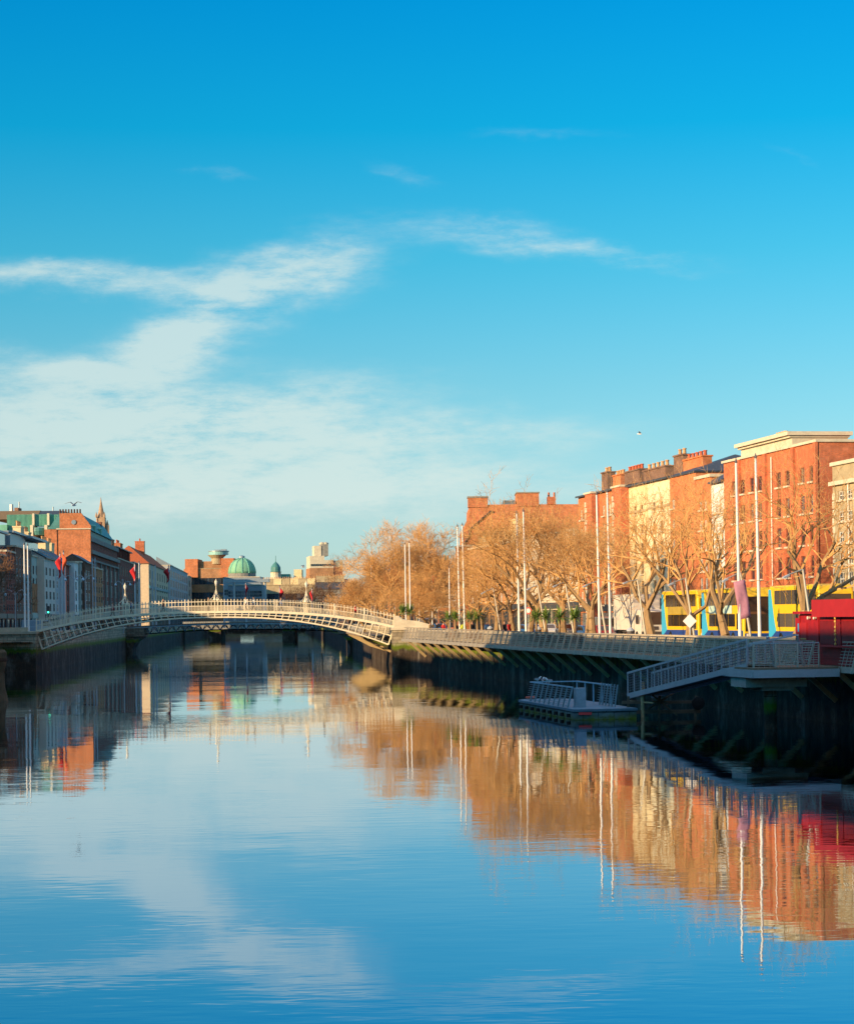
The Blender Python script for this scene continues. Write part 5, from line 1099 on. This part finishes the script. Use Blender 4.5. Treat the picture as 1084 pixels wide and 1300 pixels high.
# small posts, signs and bins along the right quay
for px, v, h, lab, col in ((671, 43.3, 3.1, 'red and white round sign on a thin post before the pale shops', 'r'),):
    p = on_v(px, 783, v); t = thing('road_sign', lab, 'road sign', (p.x, p.y, G0+.12), R(-20)); c_ = {'b': plain('sign_blue', (.04, .15, .45), .5), 'w': plain('sign_white', (.75, .73, .68), .5, var=.05), 'r': plain('sign_red', (.6, .04, .03), .5), 'g': GMAST}[col]
    MB().tube((0, 0, 0), (0, 0, h), .04, n=6).build('post', GMAST, t)
    if col == 'r': MB().lathe([(0, -.07), (.32, -.07), (.32, -.045), (0, -.045)], (0, 0, h-.4), 18, axis='y').build('sign_panel', c_, t); MB().lathe([(0, -.08), (.2, -.08), (.2, -.071), (0, -.071)], (0, 0, h-.4), 18, axis='y').build('sign_panel', WPAINT, t)
    else: MB().box(-.25, .25, -.07, -.045, h-.8, h-.1).build('sign_panel', c_, t)
for px, lab in ((622, 'black litter bin by the farthest leaning lamp'), (683, 'black litter bin beside the broad plane tree'), (800, 'black litter bin before the white truck')):
    p = on_v(px, 783, 43.0); t = thing('litter_bin', lab, 'bin', (p.x, p.y, G0+.12), 0); MB().lathe([(.24, 0), (.28, .1), (.28, 1.0)], n=12).build('body', DPAINT, t); MB().lathe([(.30, 1.001), (.30, 1.08), (.12, 1.25), (.02, 1.3)], n=12).build('lid', GMAST, t)
# purple banner on the mast, diamond road sign
p = on_v(931, 739, 42.2); BAN = plain('purple_banner_cloth', (.42, .20, .27), .7, var=.15)
m = MB(); vs = []
for j in range(9):
    for i in range(5): vs.append((i/4*.72+.62*(j/8)*.55, .05*math.sin(i*1.6+j), -.05*j-1.95*j/8+.16*i/4))
m.add(vs, [(j*5+i, j*5+i+1, (j+1)*5+i+1, (j+1)*5+i) for j in range(8) for i in range(4)])
bn = obj('banner', m.mesh('banner', BAN, True), None, p); tag(bn, 'faded purple banner hanging askew before the dark fronted bus', 'banner'); q = bn.modifiers.new('thickness', 'SOLIDIFY'); q.thickness = .012
p = on_v(876, 806, 43.2); p.z = G0+.12; t = thing('road_sign', 'white diamond road sign on a short post by the first yellow bus', 'road sign', p, R(-20))
MB().tube((0, 0, 0), (0, 0, 2.35), .05, n=6).build('post', GMAST, t); MB().slab([(-.48, 1.75), (0, 1.27), (.48, 1.75), (0, 2.23)], -.07, -.055, 'y').build('sign_panel', plain('pale_sign_face', (.75, .68, .60), .5, var=.05), t)
# ------------------------------------------------------------------ vehicles (local +x = front, towards the camera; -y = river side)
YEL = plain('bus_yellow', (.80, .50, .015), .3, var=.05); BLU = plain('bus_blue', (.015, .06, .26), .3, var=.08); CYA = plain('bus_cyan', (.04, .42, .70), .3, var=.05)
BGL = glass('bus_glass', (.035, .026, .02), .08, (.05, .04, .03)); TYR = plain('tyre_rubber', (.02, .02, .02), .8); RIM = plain('wheel_rim', (.45, .43, .38), .4, metal=.5)
def wheel(parent, x, y, r, w=.28):
    o = MB().lathe([(r*.6, -w/2), (r*.95, -w/2), (r, -w/2+.05), (r, w/2-.05), (r*.95, w/2), (r*.6, w/2)], (0, 0, 0), 18, axis='y').build('wheel', TYR, parent, (x, y, r))
    MB().lathe([(.05, -w/2-.02), (r*.3, -w/2-.03), (r*.58, -w/2+.03), (r*.58, w/2-.03), (.05, w/2)], (0, 0, 0), 14, axis='y').build('rim', RIM, o)
def bus(label, px, v=51.0, ad=None, front='yellow'):
    p = on_v(px, 783, v); t = thing('double_decker_bus', label, 'bus', (p.x, p.y, G0), ROT_R, 'double decker buses queued on the quay'); L, W, H = 10.2, 2.5, 4.27
    # origin at the near river-side corner; body spans x -L..0, y 0..W
    def prof(z0, z1, x0=-L, x1=0.0, inset=0): return (x0, x1, inset, W-inset, z0, z1)
    b = MB(); r = .35
    out = [(-L, .35), (0-.05, .35), (0, .6), (0, 2.2), (-.10, 3.6), (-.35, H-.12), (-.7, H), (-L+.3, H), (-L, H-.25)]
    b.slab(out, 0.0, W, 'y'); me = b.mesh('body', [YEL]); body = obj('body', me, t)
    bv = body.modifiers.new('round', 'BEVEL'); bv.width = .13; bv.segments = 3; bv.limit_method = 'ANGLE'; bv.angle_limit = R(30)
    e = -.012
    MB().box(-L+.02, -.1, e, W-e, .36, 1.06).build('skirt', BLU, t)
    c = MB().slab([(-L+.05, .40), (-L+1.6, 1.05), (-L+1.15, 2.0), (-L+.55, 4.0), (-L+.06, 4.0)], e-.004, W-e+.004, 'y'); c.build('tail_panel', CYA, t)
    for y in (e-.010,):
        m = MB(); n = 7; x0, x1 = -L+1.3, -.55
        for i in range(n): m.box(x0+(x1-x0)*i/n+.05, x0+(x1-x0)*(i+1)/n-.05, y-.006, y+.004, 2.95, 3.92)
        m.build('upper_windows', BGL, t)
        m = MB(); x0, x1 = -L+1.9, -1.9; n = 4
        for i in range(n): m.box(x0+(x1-x0)*i/n+.05, x0+(x1-x0)*(i+1)/n-.05, y-.006, y+.004, 1.36, 2.30)
        m.build('lower_windows', BGL, t)
        m = MB().box(-1.55, -.5, y-.006, y+.004, 1.15, 2.35); m.build('cab_window', BGL, t)
    if ad: MB().box(-L+1.9, -2.6, e-.02, e-.013, 2.34, 2.95).build('advert_panel', ad, t)
    # front face
    fr = MB(); sl = lambda z: (0.012 if z < 2.2 else .012-.10*(z-2.2)/1.4)
    def fquad(mb, y0, y1, z0, z1, off=.0):
        mb.add([(sl(z0)+off, y0, z0), (sl(z0)+off, y1, z0), (sl(z1)+off, y1, z1), (sl(z1)+off, y0, z1), (sl(z0)+off-.04, y0, z0), (sl(z0)+off-.04, y1, z0), (sl(z1)+off-.04, y1, z1), (sl(z1)+off-.04, y0, z1)], [(0,1,2,3),(7,6,5,4),(0,4,5,1),(1,5,6,2),(2,6,7,3),(3,7,4,0)])
    if front == 'dark': fquad(fr, .16, W-.16, 1.0, 2.2); fquad(fr, .16, W-.16, 2.201, 3.58)
    else: fquad(fr, .22, W-.22, 2.95, 3.58)
    fr.build('upper_windscreen', BGL, t)
    if front != 'dark': fr = MB(); fquad(fr, .18, W-.18, 1.15, 2.35); fr.build('lower_windscreen', BGL, t); fr = MB(); fquad(fr, .45, W-.45, 2.45, 2.82, .01); fr.build('destination_box', DPAINT, t)
    else:
        fr = MB(); fquad(fr, .16, W-.16, 2.28, 2.46, .012); fr.build('windscreen_bar', plain('bronze_trim', (.12, .06, .03), .3), t)
        fr = MB().box(.013, .05, .1, W-.1, .40, .85); fr.build('bumper', BLU, t)
    for y in (.32, W-.32): MB().lathe([(.0, .02), (.12, .02), (.11, .07), (0, .08)], (0, y, .72), 10, axis='x').build('headlight', plain('headlight_glass', (.8, .75, .65), .1), t)
    for x in (-L+2.6, -2.4):
        for y in (.12, W-.12): wheel(t, x, y, .48)
    return t
bus('nearest yellow double decker bus with cyan tail, half hidden by the red kiosk', 1040)
bus('yellow double decker bus with a dark rounded glass front, middle of the queue', 943.5, ad=plain('pale_green_advert', (.45, .60, .52), .5), front='dark')
bus('yellow and blue double decker bus with a gold side panel, farthest of the queue', 886, ad=plain('gold_advert', (.42, .30, .05), .4))
# white box truck
p = on_v(812, 783, 51); t = thing('box_truck', 'white box truck facing the camera behind the spreading bare tree', 'truck', (p.x, p.y, G0), ROT_R); WT = plain('truck_white', (.66, .62, .54), .4, var=.06)
MB().box(-8.6, -2.0, 0, 2.4, 1.0, 4.15).build('cargo_box', WT, t)
c = MB().slab([(-1.9, .5), (0, .5), (.05, 1.4), (-.25, 2.75), (-1.9, 2.8)], .05, 2.3, 'y'); o = c.build('cab', WT, t); bv = o.modifiers.new('round', 'BEVEL'); bv.width = .08; bv.segments = 2
MB().slab([(.062, 1.45), (.072, 1.45), (-.205, 2.55), (-.215, 2.55)], .22, 2.13, 'y').build('windscreen', BGL, t); MB().box(-1.4, -.45, .035, .047, 1.5, 2.3).build('side_window', BGL, t)
MB().box(.0, .10, .15, 2.2, .55, .85).build('bumper', DPAINT, t); MB().box(.045, .07, .7, 1.65, 1.0, 1.3).build('grille', DPAINT, t)
for y in (.3, 2.05): MB().lathe([(0, .05), (.13, .05), (.12, .10), (0, .11)], (0, y, 1.0), 10, axis='x').build('headlight', plain('headlight_glass', (.8, .75, .65), .1), t)
MB().box(-8.6, -1.9, .3, 2.1, .75, .998).build('chassis', DPAINT, t)
for x in (-7.0, -1.1):
    for y in (.15, 2.25): wheel(t, x, y, .45)
m = MB()
for y in (-.25, 2.6): m.box(-.15, 0, y-.1, y+.1, 1.6, 2.2)
m.build('mirror', DPAINT, t)
def car(label, px, v, col, kind='car', rz=ROT_R, cat='car', z=G0, loc=None):
    p = loc or on_v(px, 783, v); t = thing('parked_car' if kind == 'car' else 'van', label, cat, (p[0], p[1], z), rz)
    if kind == 'car':
        L, W = 4.2, 1.75; lo = [(-L, .3), (0, .3), (.02, .7), (-.9, .88), (-1.0, .9), (-3.9, .95), (-L, .8)]; ca = [(-.95, .9), (-1.6, 1.42), (-3.2, 1.45), (-3.9, .93)]
    else:
        L, W = 5.2, 1.95; lo = [(-L, .35), (0, .35), (.05, .9), (-.6, 1.15), (-.7, 1.2), (-L, 1.2)]; ca = [(-.62, 1.15), (-1.3, 2.1), (-L+.05, 2.2), (-L, 1.18)]
    o = MB().slab(lo, 0, W, 'y').build('body', col, t); bv = o.modifiers.new('round', 'BEVEL'); bv.width = .07; bv.segments = 2
    o = MB().slab(ca, .1, W-.1, 'y').build('cabin', col, t); bv = o.modifiers.new('round', 'BEVEL'); bv.width = .05; bv.segments = 2
    (ax, az), (bx, bz) = ca[0], ca[1]
    m = MB(); d = Vector((bx-ax, 0, bz-az)); nn = Vector((-d.z, 0, d.x)).normalized()*-.012
    if nn.x < 0: nn = -nn
    a_, b_ = Vector((ax, 0, az))+d*.12+nn, Vector((ax, 0, az))+d*.9+nn
    m.add([(a_.x, .22, a_.z), (a_.x, W-.22, a_.z), (b_.x, W-.25, b_.z), (b_.x, .25, b_.z)], [(0, 1, 2, 3)]); m.build('windscreen', BGL, t, fixn=False)
    m = MB()
    if kind == 'car': m.add([(-1.2, .088, .97), (-3.6, .088, 1.0), (-3.1, .088, 1.36), (-1.68, .088, 1.34)], [(0, 1, 2, 3)])
    else: m.add([(-.95, .088, 1.25), (-2.1, .088, 1.25), (-2.1, .088, 1.95), (-1.4, .088, 1.95)], [(0, 1, 2, 3)])
    m.build('side_window', BGL, t, fixn=False)
    for x in (-.85, -L+.85):
        for y in (.1, W-.1): wheel(t, x, y, .32, .2)
    for y in (.25, W-.25): MB().box(0, .045, y-.14, y+.14, .62, .76).build('headlight', plain('headlight_glass', (.8, .75, .65), .1), t)
    return t
CB = plain('blue_car_paint', (.03, .12, .30), .25, var=.05); CG = plain('grey_car_paint', (.16, .17, .18), .25, var=.05); CR = plain('red_car_paint', (.40, .03, .02), .25, var=.05); CW = plain('white_car_paint', (.65, .65, .62), .3, var=.05)
car('blue car on the quay road just right of the cordylines', 743, 47.5, CB); car('dark grey van beside the white truck, behind the mast pair', 768, 50, CG, 'van', cat='van')
car('red car partly hidden by the mast pair before the quoined block', 759, 47.6, CR); car('silver car parked before the dark shopfronts', 716, 53.6, CG); car('white car parked before the dark shopfronts, farther left', 690, 53.6, CW)
car('dark car behind the cordylines near the pale shops', 668, 50, CB); car('blue car beyond the footbridge end near the far masts', 0, 0, CB, loc=(at_Y(553, 783, 285).x, 285)); car('grey van beyond the footbridge under the bare trees', 0, 0, CG, 'van', cat='van', loc=(at_Y(540, 783, 300).x, 300))
car('pale blue van with a white nose on the left quay by the footbridge end', 0, 0, plain('pale_blue_van_paint', (.30, .42, .50), .3, var=.05), 'van', rz=R(8), cat='van', loc=(at_Y(73.5, 783, 310).x, 310), z=G0+.5)
car('white car on the sunlit stretch between the first two buses', 896, 55.0, CW)
# green traffic light on the left quay
p = at_Y(61.5, 776.5, 300); t = thing('traffic_light', 'traffic light showing green on the left quay above the pale blue van', 'traffic light', (p.x, 300, G0)); h = p.z-G0
MB().tube((0, 0, 0), (0, 0, h+.8), .07, n=6).build('post', DPAINT, t); hd = MB().box(-.18, .18, -.14, .14, h-.35, h+.75).build('signal_head', DPAINT, t)
gl = bpy.data.materials.new('green_signal_light'); gl.use_nodes = True; pb = gl.node_tree.nodes['Principled BSDF']; pb.inputs['Base Color'].default_value = (.02, .5, .3, 1); pb.inputs['Emission Color'].default_value = (.05, 1, .55, 1); pb.inputs['Emission Strength'].default_value = 3
MB().lathe([(0, -.17), (.12, -.17), (.12, -.141), (0, -.141)], (0, 0, h-.1), 10, axis='y').build('green_lens', gl, hd)
# ------------------------------------------------------------------ people
def skinned(name, verts, edges, radii, mat, parent=None, root=0, sub=1):
    me = bpy.data.meshes.new(name); me.from_pydata(verts, edges, []); me.materials.append(mat); o = obj(name, me, parent)
    o.modifiers.new('skin', 'SKIN'); sv = me.skin_vertices[0].data
    for i, r in enumerate(radii): sv[i].radius = (r, r) if not isinstance(r, tuple) else r; sv[i].use_root = (i == root)
    s = o.modifiers.new('sub', 'SUBSURF'); s.levels = sub; s.render_levels = sub; return o
SKIN = plain('skin', (.50, .27, .17), .6, var=.06); HAIRS = [plain('dark_hair', (.03, .02, .015), .7), plain('brown_hair', (.16, .08, .035), .7)]
def person(label, loc, rz, coat, trou, walk=.25, hair=0, group='people on the quays and bridge'):
    t = thing('person', label, 'person', loc, rz, group); s = walk
    V = [(0,0,.95),(0,0,1.15),(0,0,1.40),(0,0,1.50),(0,.01,1.62),(0,.0,1.74), (.17,0,1.40),(.24,-.06-s*.3,1.14),(.25,.06-s*.6,.90),(.25,.08-s*.7,.80), (-.17,0,1.40),(-.24,.04+s*.2,1.14),(-.25,.10+s*.4,.90),(-.25,.12+s*.5,.80),
         (.10,0,.90),(.11,s*.45,.50),(.11,s*.9+.02,.09),(.11,s*.9+.2,.05), (-.10,0,.90),(-.11,-s*.25,.50),(-.11,-s*1.1,.11),(-.11,-s*1.1+.16,.05)]
    E = [(0,1),(1,2),(2,3),(3,4),(4,5),(2,6),(6,7),(7,8),(8,9),(2,10),(10,11),(11,12),(12,13),(0,14),(14,15),(15,16),(16,17),(0,18),(18,19),(19,20),(20,21)]
    V = [(x, -y, z) for x, y, z in V]
    skinned('body', V, E, [.13,.12,.15,.055,.085,.075,.065,.048,.036,.03,.065,.048,.036,.03,.085,.06,.04,.035,.085,.06,.04,.035], SKIN, t)
    skinned('coat', [V[i] for i in (0, 1, 2, 6, 7, 8, 10, 11, 12)]+[(0, 0, .80)], [(0,1),(1,2),(2,3),(3,4),(4,5),(2,6),(6,7),(7,8),(0,9)], [.17,.16,.18,.085,.07,.055,.085,.07,.055,.18], coat, t)
    skinned('trousers', [V[i] for i in (0, 14, 15, 16, 18, 19, 20)], [(0,1),(1,2),(2,3),(0,4),(4,5),(5,6)], [.15,.105,.08,.06,.105,.08,.06], trou, t)
    skinned('hair', [(0, .02, 1.66), (0, .035, 1.74), (0, .0, 1.79)], [(0,1),(1,2)], [.075,.09,.07], HAIRS[hair], t)
    m = MB().frus((0, -.088), .02, .018, 1.64, 1.68, .008, .008); m.build('nose', SKIN, t)
    return t
CO_ = [plain('black_coat', (.02, .02, .025), .8), plain('red_coat', (.45, .03, .03), .8), plain('tan_coat', (.42, .28, .14), .8), plain('blue_coat', (.05, .12, .28), .8), plain('white_top', (.7, .68, .62), .8), plain('hi_vis_yellow', (.62, .65, .05), .8)]
TR_ = [plain('dark_jeans', (.03, .04, .08), .8), plain('black_trousers', (.02, .02, .02), .8)]
def on_bridge(lx, y): return Vector((BX+lx, BY+y, ztop(lx)+.03))
for lx, y, rz, c, lab, wk in ((-.85, -.9, 90, 2, 'person in a tan coat standing by the middle bridge lantern', .05), (3.6, -.5, -90, 4, 'person in a white top on the bridge right of the middle lantern, left of two', .2), (4.5, .2, -90, 4, 'person in a white top on the bridge right of the middle lantern, right of two', .25), (7.8, .3, 90, 3, 'person in a blue coat on the bridge near the right lantern', .25), (-12.6, .4, 90, 1, 'person in a red coat on the bridge left of the left lantern', .25), (-10.2, -.4, -90, 3, 'person in a blue coat on the bridge just right of the left lantern', .2), (-6.5, .6, 90, 0, 'person in a black coat walking between the left and middle lanterns', .25), (12.9, .2, -90, 0, 'person in a black coat on the bridge right of the right lantern', .22), (16.8, -.3, 90, 1, 'person in a red coat near the right end of the bridge', .2)):
    person(lab, on_bridge(lx, y), R(rz), CO_[c], TR_[c % 2], wk, c % 2)
for px, v, c, lab in ((588, 42.9, 5, 'person in a yellow vest by the far mast pair'), (599, 43.2, 0, 'person in a black coat behind the boardwalk cordylines on the left'), (618, 43.0, 3, 'person in a blue coat left of the farthest leaning lamp'), (640, 43.2, 0, 'person in a black coat right of the farthest leaning lamp'), (646, 43.4, 1, 'person in a red coat near the straight trunked tree'), (671, 57.2, 0, 'person in a black coat by the pale shops'), (704, 57, 2, 'person in a tan coat by the dark shopfronts')):
    p = on_v(px, 783, v); p.z = G0+.13; person(lab, p, R(120+px), CO_[c], TR_[c % 2], .2, c % 2)
for dx, c, lab in ((0, 2, 'person in a tan coat seated by the parapet at the bridge end, left of three'), (.75, 0, 'person in a black coat by the parapet at the bridge end, middle of three'), (1.5, 1, 'person in a red coat by the parapet at the bridge end, right of three')):
    p = at_Y(546, 783, 247); person(lab, (p.x+dx, 247, G0+.0), R(40+dx*60), CO_[c], TR_[0], .1, c % 2)
# ------------------------------------------------------------------ gulls
GW = plain('gull_white', (.75, .75, .74), .7, var=.05); GG = plain('gull_grey_wing', (.20, .20, .22), .7)
def gull(label, loc, rz, s=1.0, fly=False):
    t = thing('gull', label, 'bird', loc, rz, 'gulls'); t.scale = (s, s, s)
    if fly:
        skinned('body', [(-.2, 0, 0), (0, 0, 0), (.16, 0, .01), (.23, 0, .03), (.29, 0, .02)], [(0,1),(1,2),(2,3),(3,4)], [.03,.07,.055,.04,.012], GW, t, 1)
        for sy in (-1, 1): m = MB(); m.add([(.08,0,.03),(-.08,0,.03),(-.02,sy*.32,.22),(.10,sy*.30,.23),(-.10,sy*.72,.12),(.0,sy*.70,.14),(.08,0,.045),(-.08,0,.045),(-.02,sy*.32,.235),(.10,sy*.30,.245),(-.10,sy*.72,.13),(.0,sy*.70,.15)], [(0,1,2,3),(3,2,4,5),(9,8,7,6),(11,10,8,9),(0,3,9,6),(3,5,11,9),(1,7,8,2),(2,8,10,4)]); m.build('wing', GG, t)
    else:
        skinned('body', [(-.24, 0, .20), (-.08, 0, .20), (.08, 0, .22), (.14, 0, .31), (.17, 0, .36), (.25, 0, .35), (0, .03, .02), (0, .03, .12)], [(0,1),(1,2),(2,3),(3,4),(4,5),(1,7),(7,6)], [.02,.085,.075,.042,.045,.01,.01,.02], GW, t, 1)
        MB().frus((-.06, 0), .17, .085, .24, .285, .10, .05).build('wing', GG, t)
for i, a in enumerate((11.3, 9.9, 8.8, 8.3)): gull('white gull perched on the pontoon rail, '+['leftmost', 'second from left', 'third from left', 'rightmost'][i]+' of four', pont.location+PP(a, .1, PZ+1.2)+PUP, R(20+i*50), 1.0)
gull('dark gull flying above the orange gable on the left', at_Y(93.5, 641.5, 230), R(60), 1.6, True); gull('small gull flying high left of the brick chimneys on the right', at_Y(812, 551, 260), R(170), 1.3, True); gull('white speck of a gull flying left of the distant tower block', at_Y(384.5, 720, 330), R(20), 1.3, True)
